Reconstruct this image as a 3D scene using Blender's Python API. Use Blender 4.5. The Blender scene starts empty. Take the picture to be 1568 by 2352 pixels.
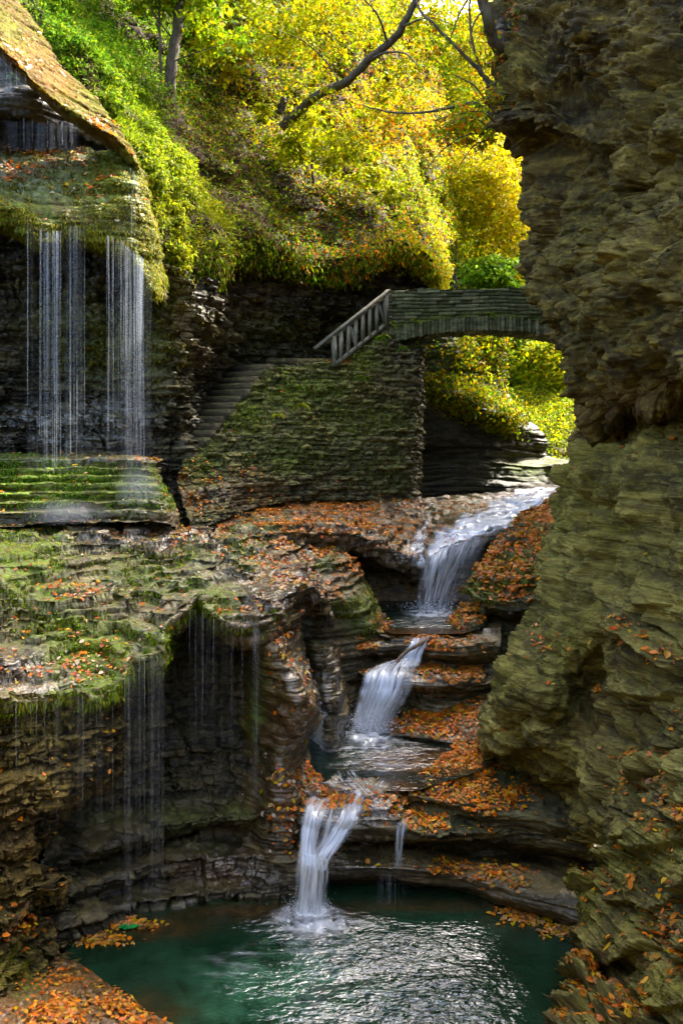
import bpy, math, random
import numpy as np
from mathutils import Vector

RNG = np.random.default_rng(7)
random.seed(7)
scene = bpy.context.scene
COL = scene.collection
F = 1829.0                      # focal length in units of a 1568-wide picture (28 mm on a 24 mm wide frame)
def W(u, v, Y):                 # a sight line and a distance -> a point in metres (camera height is z = 0)
    return ((u - 784.0) / F * Y, Y, (1000.0 - v) / F * Y)
def Wa(a):
    a = np.asarray(a, float)
    return np.stack([(a[..., 0] - 784.0) / F * a[..., 2], a[..., 2], (1000.0 - a[..., 1]) / F * a[..., 2]], -1)
def UV(P):
    y = np.maximum(P[..., 1], 0.1)
    return P[..., 0] / y * F + 784.0, 1000.0 - P[..., 2] / y * F

# ------------------------------------------------------------------ noise
def _h(ix, iy, iz, seed):
    n = (ix.astype(np.int64) * 374761393 + iy.astype(np.int64) * 668265263 + iz.astype(np.int64) * 2147483647 + seed * 974711) & 0x7fffffff
    n = ((n ^ (n >> 13)) * 1274126177) & 0x7fffffff
    n = ((n ^ (n >> 16)) * 668265263) & 0x7fffffff
    return ((n ^ (n >> 15)) & 0xffff) / 65535.0
def hash1(k, seed=0):
    z = np.zeros_like(k)
    return _h(k, z, z, seed)
def hash3(a, b, c, seed=0):
    return _h(a, b, c, seed)
def vnoise(p, seed=0):
    i = np.floor(p).astype(np.int64); f = p - i
    w = f * f * f * (f * (f * 6 - 15) + 10)
    out = 0
    for dx in (0, 1):
        wx = w[..., 0] if dx else 1 - w[..., 0]
        for dy in (0, 1):
            wy = w[..., 1] if dy else 1 - w[..., 1]
            for dz in (0, 1):
                wz = w[..., 2] if dz else 1 - w[..., 2]
                out = out + wx * wy * wz * _h(i[..., 0] + dx, i[..., 1] + dy, i[..., 2] + dz, seed)
    return out * 2 - 1
def fbm(p, octv=4, seed=0, gain=0.5):
    a, s, out = 1.0, 1.0, 0
    for k in range(octv):
        out = out + a * vnoise(p * s + 17.3 * k, seed + k)
        a *= gain; s *= 2.03
    return out
def worley(p, seed=0):
    """distance to the nearest and second nearest scattered point, and the nearest one's random number"""
    p = p.astype(np.float32); i = np.floor(p).astype(np.int64); f1 = np.full(p.shape[:-1], 9.0, np.float32); f2 = f1.copy(); idv = np.zeros_like(f1)
    for dx in (-1, 0, 1):
        for dy in (-1, 0, 1):
            for dz in (-1, 0, 1):
                a, b, c = i[..., 0] + dx, i[..., 1] + dy, i[..., 2] + dz
                h = _h(a, b, c, seed); h2 = np.mod(h * 57.31, 1.0); h3 = np.mod(h * 911.7, 1.0)
                d = np.sqrt((a + h - p[..., 0]) ** 2 + (b + h2 - p[..., 1]) ** 2 + (c + h3 - p[..., 2]) ** 2).astype(np.float32)
                n1 = d < f1
                f2 = np.where(n1, f1, np.minimum(f2, d)); idv = np.where(n1, np.mod(h * 313.7, 1.0), idv); f1 = np.where(n1, d, f1)
    return f1, f2, idv
def sstep(a, b, x):
    t = np.clip((x - a) / (b - a), 0, 1)
    return t * t * (3 - 2 * t)

# ------------------------------------------------------------------ linking, tagging
def tag(o, label=None, cat=None, group=None, kind=None):
    for k, v in (('label', label), ('category', cat), ('group', group), ('kind', kind)):
        if v: o[k] = v
    return o
def empty(name, loc):
    o = bpy.data.objects.new(name, None); COL.objects.link(o); o.location = loc
    o.empty_display_size = 0.2
    return o
def make_mesh(name, verts, faces, mat, parent=None, origin=None, attrs=None, smooth=True, uvs=None):
    """verts (n,3), faces (m,4) or (m,3) array"""
    verts = np.asarray(verts, np.float32).copy()
    org = np.zeros(3) if origin is None else np.asarray(origin, float)
    if parent is not None: org = np.asarray(parent['_org'], float)
    verts -= org.astype(np.float32)
    me = bpy.data.meshes.new(name)
    faces = np.asarray(faces, np.int32)
    m, k = faces.shape
    me.vertices.add(len(verts)); me.vertices.foreach_set('co', verts.ravel())
    me.loops.add(m * k); me.loops.foreach_set('vertex_index', faces.ravel())
    me.polygons.add(m)
    me.polygons.foreach_set('loop_start', np.arange(0, m * k, k, dtype=np.int32))
    me.polygons.foreach_set('loop_total', np.full(m, k, np.int32))
    if smooth: me.polygons.foreach_set('use_smooth', np.ones(m, bool))
    me.update(calc_edges=True)
    if attrs:
        for an, av in attrs.items():
            av = np.asarray(av, np.float32)
            if av.ndim == 2:
                if av.shape[1] == 3: av = np.concatenate([av, np.ones((len(av), 1), np.float32)], 1)
                at = me.attributes.new(an, 'FLOAT_COLOR', 'POINT'); at.data.foreach_set('color', av.ravel())
            else:
                at = me.attributes.new(an, 'FLOAT', 'POINT'); at.data.foreach_set('value', av.ravel())
    if uvs is not None:
        ul = me.uv_layers.new(name='UVMap')
        ul.data.foreach_set('uv', np.asarray(uvs, np.float32)[faces.ravel()].ravel())
    if mat is not None: me.materials.append(mat)
    o = bpy.data.objects.new(name, me); COL.objects.link(o)
    if parent is not None:
        o.parent = parent
    else:
        o.location = org
    return o
def root(name, loc, label, cat, group=None):
    o = empty(name, loc); o['_org'] = [float(x) for x in loc]
    return tag(o, label, cat, group)
class MB:                       # collects quads and triangles (triangles kept as degenerate-free split list)
    def __init__(s): s.v = []; s.q = []; s.n = 0
    def add(s, v, q):
        v = np.asarray(v, float); s.v.append(v); s.q.append(np.asarray(q, int) + s.n); s.n += len(v)
    def box(s, c, ax, ay, az):  # centre and three half-axis vectors
        c, ax, ay, az = (np.asarray(t, float) for t in (c, ax, ay, az))
        v = [c + i * ax + j * ay + k * az for k in (-1, 1) for j in (-1, 1) for i in (-1, 1)]
        s.add(v, [(0, 2, 3, 1), (4, 5, 7, 6), (0, 1, 5, 4), (2, 6, 7, 3), (0, 4, 6, 2), (1, 3, 7, 5)])
    def tube(s, pts, rad, sides=7, wob=0.0):
        pts = np.asarray(pts, float); n = len(pts)
        rad = np.broadcast_to(np.asarray(rad, float), (n,))
        T = np.gradient(pts, axis=0); T /= np.linalg.norm(T, axis=1, keepdims=True) + 1e-9
        up = np.array([0.31, 0.2, 0.93]) if abs(T[0, 2]) < 0.8 else np.array([1.0, 0.1, 0])
        A = np.cross(T, up); A /= np.linalg.norm(A, axis=1, keepdims=True) + 1e-9
        B = np.cross(T, A)
        an = np.linspace(0, 2 * np.pi, sides, endpoint=False)
        r = rad[:, None] * (1 + wob * (RNG.random((n, sides)) - 0.5))
        v = pts[:, None, :] + r[..., None] * (np.cos(an)[None, :, None] * A[:, None, :] + np.sin(an)[None, :, None] * B[:, None, :])
        q = []
        for i in range(n - 1):
            for j in range(sides):
                k = (j + 1) % sides
                q.append((i * sides + j, i * sides + k, (i + 1) * sides + k, (i + 1) * sides + j))
        s.add(v.reshape(-1, 3), q)
    def build(s, name, mat, parent=None, origin=None, smooth=False, attrs=None):
        return make_mesh(name, np.concatenate(s.v), np.concatenate(s.q), mat, parent, origin, attrs, smooth)

# ------------------------------------------------------------------ node helpers
def new_mat(name):
    m = bpy.data.materials.new(name); m.use_nodes = True
    nt = m.node_tree; nt.nodes.clear()
    return m, nt
class NT:
    def __init__(s, nt): s.nt = nt
    def n(s, t, **kw):
        nd = s.nt.nodes.new(t)
        for k, v in kw.items():
            if k == 'inp':
                for i, val in v.items(): nd.inputs[i].default_value = val
            else: setattr(nd, k, v)
        return nd
    def l(s, a, b): s.nt.links.new(a, b)
    def val(s, x, sock):
        if isinstance(x, (int, float)): sock.default_value = x
        elif isinstance(x, tuple): sock.default_value = (*x, 1) if len(x) == 3 else x
        else: s.l(x, sock)
    def math(s, op, a, b=0.5, c=None, clamp=False):
        nd = s.n('ShaderNodeMath', operation=op, use_clamp=clamp)
        s.val(a, nd.inputs[0]); s.val(b, nd.inputs[1])
        if c is not None: s.val(c, nd.inputs[2])
        return nd.outputs[0]
    def mix(s, f, a, b, mode='MIX'):
        nd = s.n('ShaderNodeMix', data_type='RGBA', blend_type=mode)
        s.val(f, nd.inputs[0]); s.val(a, nd.inputs[6]); s.val(b, nd.inputs[7])
        return nd.outputs[2]
    def step(s, x, a, b, lo=0.0, hi=1.0):
        nd = s.n('ShaderNodeMapRange', interpolation_type='SMOOTHSTEP')
        s.val(x, nd.inputs[0]); nd.inputs[1].default_value = a; nd.inputs[2].default_value = b
        nd.inputs[3].default_value = lo; nd.inputs[4].default_value = hi
        return nd.outputs[0]
    def noise(s, vec, scale, detail=4, rough=0.55, dist=0.0):
        nd = s.n('ShaderNodeTexNoise'); s.l(vec, nd.inputs['Vector'])
        nd.inputs['Scale'].default_value = scale; nd.inputs['Detail'].default_value = detail
        nd.inputs['Roughness'].default_value = rough; nd.inputs['Distortion'].default_value = dist
        return nd.outputs['Fac']
    def mapping(s, vec, scale, rot=(0, 0, 0)):
        nd = s.n('ShaderNodeMapping'); s.l(vec, nd.inputs['Vector'])
        nd.inputs['Scale'].default_value = scale; nd.inputs['Rotation'].default_value = rot
        return nd.outputs[0]
    def attr(s, name):
        nd = s.n('ShaderNodeAttribute', attribute_name=name)
        return nd

def rock_mat(name, dark, mid, light, moss=(0.085, 0.105, 0.010), moss2=(0.16, 0.22, 0.012), rough=0.72, moss_up=0.35,
             strata=1.0, bump=0.6, tilt=(0, 0, 0), warm=(0.20, 0.085, 0.022)):
    m, nt = new_mat(name); g = NT(nt)
    out = g.n('ShaderNodeOutputMaterial'); bs = g.n('ShaderNodeBsdfPrincipled')
    geo = g.n('ShaderNodeNewGeometry'); pos = geo.outputs['Position']
    sx = g.n('ShaderNodeSeparateXYZ'); g.l(geo.outputs['Normal'], sx.inputs[0]); nz = sx.outputs[2]
    st = g.mapping(pos, (1.2, 1.2, 7.0 * strata), tilt)
    st2 = g.mapping(pos, (3.0, 3.0, 26.0 * strata), tilt)
    n1 = g.noise(st, 1.0, 5, 0.6, 0.25)
    n2 = g.noise(st2, 1.0, 5, 0.65, 0.15)
    n3 = g.noise(pos, 0.9, 4, 0.55)
    n4 = g.noise(pos, 9.0, 6, 0.65)
    n5 = g.noise(pos, 38.0, 4, 0.6)
    c = g.mix(g.step(n1, 0.38, 0.62), dark, mid)
    c = g.mix(g.step(n2, 0.52, 0.72, 0, 0.75), c, light)
    c = g.mix(g.step(n3, 0.45, 0.7, 0, 0.55), c, dark)
    c = g.mix(g.step(n4, 0.52, 0.72, 0, 0.45), c, light)
    c = g.mix(g.step(n4, 0.48, 0.30, 0, 0.5), c, dark)
    tn = g.math('MULTIPLY_ADD', g.attr('tone').outputs['Fac'], 0.85, 1.0)
    vt = g.n('ShaderNodeVectorMath', operation='SCALE'); g.l(c, vt.inputs[0]); g.l(tn, vt.inputs[3]); c = vt.outputs[0]
    aw = g.attr('warm').outputs['Fac']
    c = g.mix(g.math('MULTIPLY', aw, g.step(n1, 0.3, 0.6, 0.4, 1.0)), c, warm)
    # moss and algae: where the mask says, and loosely on faces that look up
    am = g.attr('moss').outputs['Fac']
    mn = g.math('ADD', g.math('MULTIPLY', n4, 0.6), g.math('MULTIPLY', n3, 0.4))
    up = g.step(nz, 0.15, 0.85)
    mf = g.math('ADD', g.math('MULTIPLY', am, g.step(mn, 0.34, 0.56)), g.math('MULTIPLY', g.math('MULTIPLY', up, moss_up), g.step(mn, 0.46, 0.6)), clamp=True)
    mc = g.mix(g.step(n4, 0.4, 0.65), moss, moss2)
    mc = g.mix(g.step(n5, 0.4, 0.7, 0, 0.6), mc, (moss[0] * 0.45, moss[1] * 0.45, moss[2] * 0.4))
    c = g.mix(mf, c, mc)
    c = g.mix(g.step(n5, 0.42, 0.66, 0.22, 0), c, (dark[0] * 0.6, dark[1] * 0.6, dark[2] * 0.6))
    g.l(c, bs.inputs['Base Color'])
    wt = g.attr('wet').outputs['Fac']
    wn = g.math('MULTIPLY', wt, g.step(n4, 0.36, 0.54))
    wn = g.math('MULTIPLY', wn, g.math('SUBTRACT', 1.0, g.math('MULTIPLY', mf, 0.85)))
    r = g.math('MULTIPLY_ADD', wn, -(rough - 0.12), rough)
    r = g.math('MULTIPLY_ADD', mf, 0.15, r, clamp=True)
    g.l(r, bs.inputs['Roughness'])
    g.l(g.math('MULTIPLY', wn, 0.9), bs.inputs['Coat Weight']); bs.inputs['Coat Roughness'].default_value = 0.10; bs.inputs['Coat IOR'].default_value = 1.7
    g.l(g.math('MULTIPLY_ADD', wn, 0.7, 0.3), bs.inputs['Specular IOR Level'])
    hgt = g.math('ADD', g.math('MULTIPLY', n2, 1.0), g.math('MULTIPLY', n4, 0.55))
    hgt = g.math('ADD', hgt, g.math('MULTIPLY', n5, 0.22))
    bp = g.n('ShaderNodeBump'); bp.inputs['Strength'].default_value = bump; bp.inputs['Distance'].default_value = 0.06 if bump < .8 else 0.10
    g.l(hgt, bp.inputs['Height']); g.l(bp.outputs[0], bs.inputs['Normal']); g.l(bp.outputs[0], bs.inputs['Coat Normal'])
    g.l(bs.outputs[0], out.inputs[0])
    return m

def leaf_mat(name, trans=0.45, rough=0.5, spec=0.3):
    m, nt = new_mat(name); g = NT(nt)
    out = g.n('ShaderNodeOutputMaterial'); bs = g.n('ShaderNodeBsdfPrincipled')
    col = g.attr('Col').outputs['Color']
    g.l(col, bs.inputs['Base Color']); bs.inputs['Roughness'].default_value = rough
    bs.inputs['Specular IOR Level'].default_value = spec
    if trans > 0:
        tr = g.n('ShaderNodeBsdfTranslucent'); g.l(col, tr.inputs['Color'])
        mx = g.n('ShaderNodeMixShader'); mx.inputs[0].default_value = trans
        g.l(bs.outputs[0], mx.inputs[1]); g.l(tr.outputs[0], mx.inputs[2]); g.l(mx.outputs[0], out.inputs[0])
    else: g.l(bs.outputs[0], out.inputs[0])
    return m

def bark_mat(name, a, b):
    m, nt = new_mat(name); g = NT(nt)
    out = g.n('ShaderNodeOutputMaterial'); bs = g.n('ShaderNodeBsdfPrincipled')
    tc = g.n('ShaderNodeNewGeometry'); pos = tc.outputs['Position']
    n1 = g.noise(g.mapping(pos, (14, 14, 3)), 1.0, 5, 0.6); n2 = g.noise(pos, 1.7, 3)
    c = g.mix(g.step(n1, 0.35, 0.65), a, b); c = g.mix(g.step(n2, 0.5, 0.65, 0, 0.5), c, (0.06, 0.075, 0.02))
    g.l(c, bs.inputs['Base Color']); bs.inputs['Roughness'].default_value = 0.85
    bp = g.n('ShaderNodeBump'); bp.inputs['Strength'].default_value = 0.7; bp.inputs['Distance'].default_value = 0.02
    g.l(n1, bp.inputs['Height']); g.l(bp.outputs[0], bs.inputs['Normal']); g.l(bs.outputs[0], out.inputs[0])
    return m

def water_mat(name, deep, pale, brown, scale=5.0, bump=0.35, stretch=(1, 1, 1), rough=0.04, ior=1.4):
    m, nt = new_mat(name); g = NT(nt)
    out = g.n('ShaderNodeOutputMaterial'); bs = g.n('ShaderNodeBsdfPrincipled')
    geo = g.n('ShaderNodeNewGeometry'); pos = geo.outputs['Position']
    n1 = g.noise(pos, 1.3, 5, 0.6, 0.4); n2 = g.noise(pos, 6.0, 4, 0.6)
    f = g.math('ADD', g.math('MULTIPLY', n1, 0.6), g.math('MULTIPLY', n2, 0.4))
    sh = g.attr('shallow').outputs['Fac']; pl = g.attr('pale').outputs['Fac']; rp = g.attr('ripple').outputs['Fac']
    c = g.mix(g.math('MULTIPLY', pl, g.step(f, 0.4, 0.6)), deep, pale)
    c = g.mix(sh, c, g.mix(g.step(n2, 0.4, 0.6), brown, (brown[0] * .4, brown[1] * .4, brown[2] * .4)))
    g.l(c, bs.inputs['Base Color']); bs.inputs['Roughness'].default_value = rough; bs.inputs['IOR'].default_value = ior; bs.inputs['Specular IOR Level'].default_value = 1.0
    v = g.mapping(pos, stretch)
    w1 = g.noise(v, scale, 3, 0.5, 0.3); w2 = g.noise(v, scale * 2.7, 3, 0.5, 0.5)
    h = g.math('ADD', w1, g.math('MULTIPLY', w2, 0.4))
    h = g.math('MULTIPLY', h, g.math('ADD', rp, 0.06))
    bp = g.n('ShaderNodeBump'); bp.inputs['Strength'].default_value = bump; bp.inputs['Distance'].default_value = 0.1
    g.l(h, bp.inputs['Height']); g.l(bp.outputs[0], bs.inputs['Normal']); g.l(bs.outputs[0], out.inputs[0])
    return m

def fall_mat(name, sx, sy, lo, hi, amax=0.95, tint=(0.86, 0.92, 0.98), use_dens=True):
    """long-exposure falling water: white streaks with clear gaps, from the sheet's own UVs"""
    m, nt = new_mat(name); g = NT(nt)
    out = g.n('ShaderNodeOutputMaterial')
    tc = g.n('ShaderNodeUVMap'); tc.uv_map = 'UVMap'
    n1 = g.noise(g.mapping(tc.outputs[0], (sx, sy, 1)), 1.0, 4, 0.6, 0.1)
    n2 = g.noise(g.mapping(tc.outputs[0], (sx * 0.25, sy * 0.6, 1)), 1.0, 2, 0.5)
    f = g.math('ADD', g.math('MULTIPLY', n1, 0.65), g.math('MULTIPLY', n2, 0.35))
    a = g.step(f, lo, hi)
    if use_dens: a = g.math('MULTIPLY', a, g.attr('dens').outputs['Fac'])
    a = g.math('MULTIPLY', a, amax, clamp=True)
    df = g.n('ShaderNodeBsdfDiffuse'); df.inputs[0].default_value = (*tint, 1)
    tl = g.n('ShaderNodeBsdfTranslucent'); tl.inputs[0].default_value = (*tint, 1)
    mx = g.n('ShaderNodeMixShader'); mx.inputs[0].default_value = 0.4; g.l(df.outputs[0], mx.inputs[1]); g.l(tl.outputs[0], mx.inputs[2])
    gl = g.n('ShaderNodeBsdfGlossy'); gl.inputs['Roughness'].default_value = 0.25; gl.inputs[0].default_value = (0.9, 0.95, 1, 1)
    m2 = g.n('ShaderNodeMixShader'); m2.inputs[0].default_value = 0.15; g.l(mx.outputs[0], m2.inputs[1]); g.l(gl.outputs[0], m2.inputs[2])
    tp = g.n('ShaderNodeBsdfTransparent'); m3 = g.n('ShaderNodeMixShader')
    g.l(a, m3.inputs[0]); g.l(tp.outputs[0], m3.inputs[1]); g.l(m2.outputs[0], m3.inputs[2]); g.l(m3.outputs[0], out.inputs[0])
    return m

# ------------------------------------------------------------------ lofted rock sheets
def hermite(pts, n, t=None):
    """interpolate points (k,d) at n places, evenly in arc length; smooth but without overshoot"""
    pts = np.asarray(pts, float); k = len(pts)
    d = np.linalg.norm(np.diff(pts, axis=0), axis=1) + 1e-6
    T = np.concatenate([[0], np.cumsum(d)])
    s = np.linspace(0, T[-1], n) if t is None else np.asarray(t) * T[-1]
    if k == 2:
        f = (s / T[-1])[:, None]; return pts[0] * (1 - f) + pts[1] * f
    sl = np.diff(pts, axis=0) / d[:, None]
    m = np.empty_like(pts); m[0] = sl[0]; m[-1] = sl[-1]
    a, b = sl[:-1], sl[1:]
    w = d[:-1, None] / (d[:-1, None] + d[1:, None])
    m[1:-1] = (a * (1 - w) + b * w)
    lim = 2.0 * np.minimum(np.abs(a), np.abs(b)) + 0.25 * np.maximum(np.abs(a), np.abs(b))
    m[1:-1] = np.clip(m[1:-1], -lim, lim)
    i = np.clip(np.searchsorted(T, s, side='right') - 1, 0, k - 2)
    h = d[i][:, None]; x = ((s - T[i]) / d[i])[:, None]
    return ((2 * x**3 - 3 * x**2 + 1) * pts[i] + (x**3 - 2 * x**2 + x) * h * m[i] + (-2 * x**3 + 3 * x**2) * pts[i + 1] + (x**3 - x**2) * h * m[i + 1])

def loft(rows, step=3.0, zs=50.0, maxn=900):
    """rows of (u, v, Y), each a curve across the surface -> grid of points (nr, nc, 3) in metres"""
    def met(r):                       # metric space: picture units plus depth
        r = np.asarray(r, float); return np.stack([r[:, 0], r[:, 1], r[:, 2] * zs], -1)
    M = [met(r) for r in rows]
    L = max(np.linalg.norm(np.diff(np.clip(m, -400, [1900, 2700, 1e9]), axis=0), axis=1).sum() for m in M)
    nc = int(min(maxn, max(12, L / step)))
    G = np.stack([hermite(m, nc) for m in M])             # (k, nc, 3)
    dl = np.linalg.norm(np.diff(G, axis=0), axis=2)
    dd = dl.max(axis=1).clip(1e-3); T = np.concatenate([[0], np.cumsum(np.maximum(dl.mean(axis=1), 1e-3))])
    nr = int(min(maxn, max(8, np.cumsum(dd)[-1] / step)))
    # same parameter for all columns: interpolate on the mean spacing
    s = np.linspace(0, T[-1], nr)
    k = len(G); d = np.diff(T)
    sl = np.diff(G, axis=0) / d[:, None, None]
    m = np.empty_like(G); m[0] = sl[0]; m[-1] = sl[-1]
    if k > 2:
        a, b = sl[:-1], sl[1:]; w = (d[:-1] / (d[:-1] + d[1:]))[:, None, None]
        m[1:-1] = a * (1 - w) + b * w
        lim = 2.0 * np.minimum(np.abs(a), np.abs(b)) + 0.2 * np.maximum(np.abs(a), np.abs(b))
        m[1:-1] = np.clip(m[1:-1], -lim, lim)
    i = np.clip(np.searchsorted(T, s, side='right') - 1, 0, k - 2)
    h = d[i][:, None, None]; x = ((s - T[i]) / d[i])[:, None, None]
    R = ((2 * x**3 - 3 * x**2 + 1) * G[i] + (x**3 - 2 * x**2 + x) * h * m[i] + (-2 * x**3 + 3 * x**2) * G[i + 1] + (x**3 - x**2) * h * m[i + 1])
    R[..., 2] /= zs
    return Wa(R)

def grid_normals(P):
    du = np.gradient(P, axis=1); dv = np.gradient(P, axis=0)
    n = np.cross(du, dv); n /= np.linalg.norm(n, axis=2, keepdims=True) + 1e-9
    if np.mean(np.sum(n * (-P), axis=2)) < 0: n = -n
    return n
def grid_faces(nr, nc):
    i = np.arange(nr * nc).reshape(nr, nc)
    return np.stack([i[:-1, :-1], i[1:, :-1], i[1:, 1:], i[:-1, 1:]], -1).reshape(-1, 4)

def displace(P, big=0.12, bigs=0.8, scales=((0.5, 0.12), (0.16, 0.06), (0.06, 0.025)), terr=0.85, ts=(0.16,), seed=1, block=0.0,
             tilt=(0.0, 0.0), fine=0.012, lump=0.0, warp=0.5, lumps=2.3, cells=(), hf=False, finef=9.0, lat=0.45, gain=0.5, pre=None):
    N = grid_normals(P); N0 = N
    if hf:
        for _ in range(6):
            N0 = N0 + np.roll(N0, 9, 0) + np.roll(N0, -9, 0) + np.roll(N0, 9, 1) + np.roll(N0, -9, 1)
            N0 /= np.linalg.norm(N0, axis=2, keepdims=True) + 1e-9
        N = N0
    if pre: P = P + N * pre(P)[..., None]
    if big: P = P + N * (big * fbm(P * bigs, 4, seed))[..., None]
    ct = 0.0
    for ci, (csz, camp, czs, crot) in enumerate(cells):          # fractured blocks: random push per block, cracks between
        Q = P.copy(); Q[..., 2] = (P[..., 2] + crot * P[..., 0]) * czs; Q[..., 0] -= crot * P[..., 2] * .6
        Q = Q / csz + 0.35 * np.stack([vnoise(P * 1.3 / csz, seed + 60), vnoise(P * 1.3 / csz, seed + 61), vnoise(P * 1.3 / csz, seed + 62)], -1)
        c1, c2, cid = worley(Q, seed + 63 + ci)
        P = P + N * (camp * (2.0 * (cid - 0.5) * sstep(0.0, 0.30, c2 - c1) + 0.9 * sstep(0.0, 0.40, c2 - c1) - 0.6 - 0.5 * c1))[..., None]; ct = ct + (cid - .5) * .35
    if lump: P = P + N * (lump * (np.abs(fbm(P * np.array([1, 1, .7]) * lumps, 3, seed + 5)) * -1.4 + 0.45))[..., None]
    N = N0 if hf else grid_normals(P)
    if terr:
        up = sstep(0.35, 0.8, np.abs(N[..., 2])) * terr
        for s in ts:
            wv = (P[..., 2] + tilt[0] * P[..., 0] + tilt[1] * P[..., 1]) / s + 0.9 * fbm(P * np.array([0.9, 0.9, 0.3]), 3, seed + 77) + 0.35 * vnoise(P * 3.1, seed + 78)
            f = wv - np.floor(wv)
            P[..., 2] += up * s * (sstep(0.70, 1.0, f) - f) * 0.95
    if terr and not hf: N = grid_normals(P)
    nh = N.copy()
    if not hf: nh[..., 2] = 0
    steep = np.linalg.norm(nh, axis=2)
    zz = P[..., 2] + tilt[0] * P[..., 0] + tilt[1] * P[..., 1] + 0.06 * fbm(P * 0.5, 3, seed + 11)
    D = np.zeros_like(P); tone = np.zeros(P.shape[:2])
    for j, (s, a) in enumerate(scales):
        wv = zz / s + warp * (vnoise(P * np.array([0.7, 0.7, 0.2]) / max(s * 6, 1.0), seed + 20 + j) + 0.25 * vnoise(P * np.array([0.7, 0.7, 0.2]) / max(s * 2, 0.2), seed + 25 + j))
        k = np.floor(wv).astype(np.int64); f = wv - k
        def lay(kk):
            h = hash1(kk, seed + 31 * j)
            lt = vnoise(np.stack([P[..., 0] / (s * 5 + .35), P[..., 1] / (s * 5 + .35), kk * 7.3], -1) + 0.3 * vnoise(P * 6, seed + 44)[..., None], seed + 40 + j) * 0.5 + 0.5
            h = (1 - lat) * h + lat * lt
            if block:
                bw = block * s * (2.0 + 3.0 * hash1(kk, seed + 3))
                q = (P[..., 0] + 0.6 * P[..., 1] + 0.25 * bw * vnoise(P * 3, seed + 8)) / bw + hash1(kk, seed + 9) * 10
                cell = np.floor(q).astype(np.int64)
                hb = hash3(kk, cell, kk * 0, seed + 50 + j)
                e = np.abs(q - cell - 0.5) * 2
                hb = hb - 0.8 * sstep(0.86, 1.0, e)
                h = 0.35 * h + 0.65 * hb
            return h
        h0, h1 = lay(k), lay(k + 1)
        t = sstep(0.72, 1.0, f)
        h = h0 * (1 - t) + h1 * t - 0.35 * np.exp(-((f - 0.86) / 0.1) ** 2)
        D += nh * (a * (h - 0.5) * 2)[..., None]
        tone += (h - 0.45) * (0.9 if j == (0 if block > 1.1 else 1) else 0.3)
    P = P + D
    if fine: P = P + N * (fine * fbm(P * finef, 4, seed + 90, gain))[..., None]
    return P, np.clip(tone + ct, -0.7, 0.9)

def blobs(u, v, lst):
    out = np.zeros_like(u)
    for (bu, bv, ru, rv, a) in lst:
        out = np.maximum(out, a * np.exp(-(((u - bu) / ru) ** 2 + ((v - bv) / rv) ** 2) ** 1.5))
    return out

def slabs(wid, amp, lng, amp2, seed, ang=60.0, ramp=None):
    """overlapping tilted beds broken into blocks: each bed steps out over the one to its left, each block juts at its foot"""
    ca, sa = math.cos(math.radians(ang)), math.sin(math.radians(ang))
    def f(P):
        X, Z = P[..., 0] * 7.5 / P[..., 1] + .12 * P[..., 1], P[..., 2] * 7.5 / P[..., 1]
        Q = np.stack([X, Z, X * 0], -1)
        s = (X * sa + Z * ca + .12 * vnoise(Q * 1.6, seed) + .04 * vnoise(Q * 6, seed + 1)) / wid
        s = s + .35 * np.sin(s * 2.1 + seed)
        k = np.floor(s).astype(np.int64); fs = s - k; hk = hash1(k, seed + 2)
        t = (X * ca - Z * sa + .10 * vnoise(Q * 2.5, seed + 3) + .03 * vnoise(Q * 9, seed + 4)) / (lng * (.7 + .8 * hk)) + 7 * hk
        c = np.floor(t).astype(np.int64); ft = t - c; hc = hash3(k, c, k * 0, seed + 5)
        e = sstep(0, .07, fs) * sstep(1.0, .93, fs) ; e2 = sstep(0, .05, ft) * sstep(1, .96, ft)
        out = amp * ((1.0 - .75 * fs) * (.5 + hk) * sstep(0, .05, fs) - .55) + amp2 * (ft - .4) * e2 * e + amp2 * .8 * (hc - .5) - .05 * (1 - e * e2)
        return out if ramp is None else out * ramp(*UV(P))
    return f
SURF = {}; MASK = {}
def sheet(name, key, rows, mat, label, step=3.0, moss=(), wet=(), warm=(), moss0=0.0, wet0=0.0, warm0=0.0, thing=None, parent=None, zs=50.0, **dk):
    P = loft(rows, step, zs)
    u0, v0 = UV(P)
    P, tone = displace(P, **dk)
    nr, nc = P.shape[:2]
    at = {'moss': np.maximum(blobs(u0, v0, moss), moss0).ravel(), 'wet': np.maximum(blobs(u0, v0, wet), wet0).ravel(),
          'warm': np.maximum(blobs(u0, v0, warm), warm0).ravel(), 'tone': tone.ravel()}
    org = None
    o = make_mesh(name, P.reshape(-1, 3), grid_faces(nr, nc), mat, parent, org, at)
    if thing: tag(o, label, thing)
    elif parent is None: tag(o, label, None, None, 'structure')
    SURF[key] = (P, grid_normals(P), u0, v0); MASK[key] = at
    return o

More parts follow.
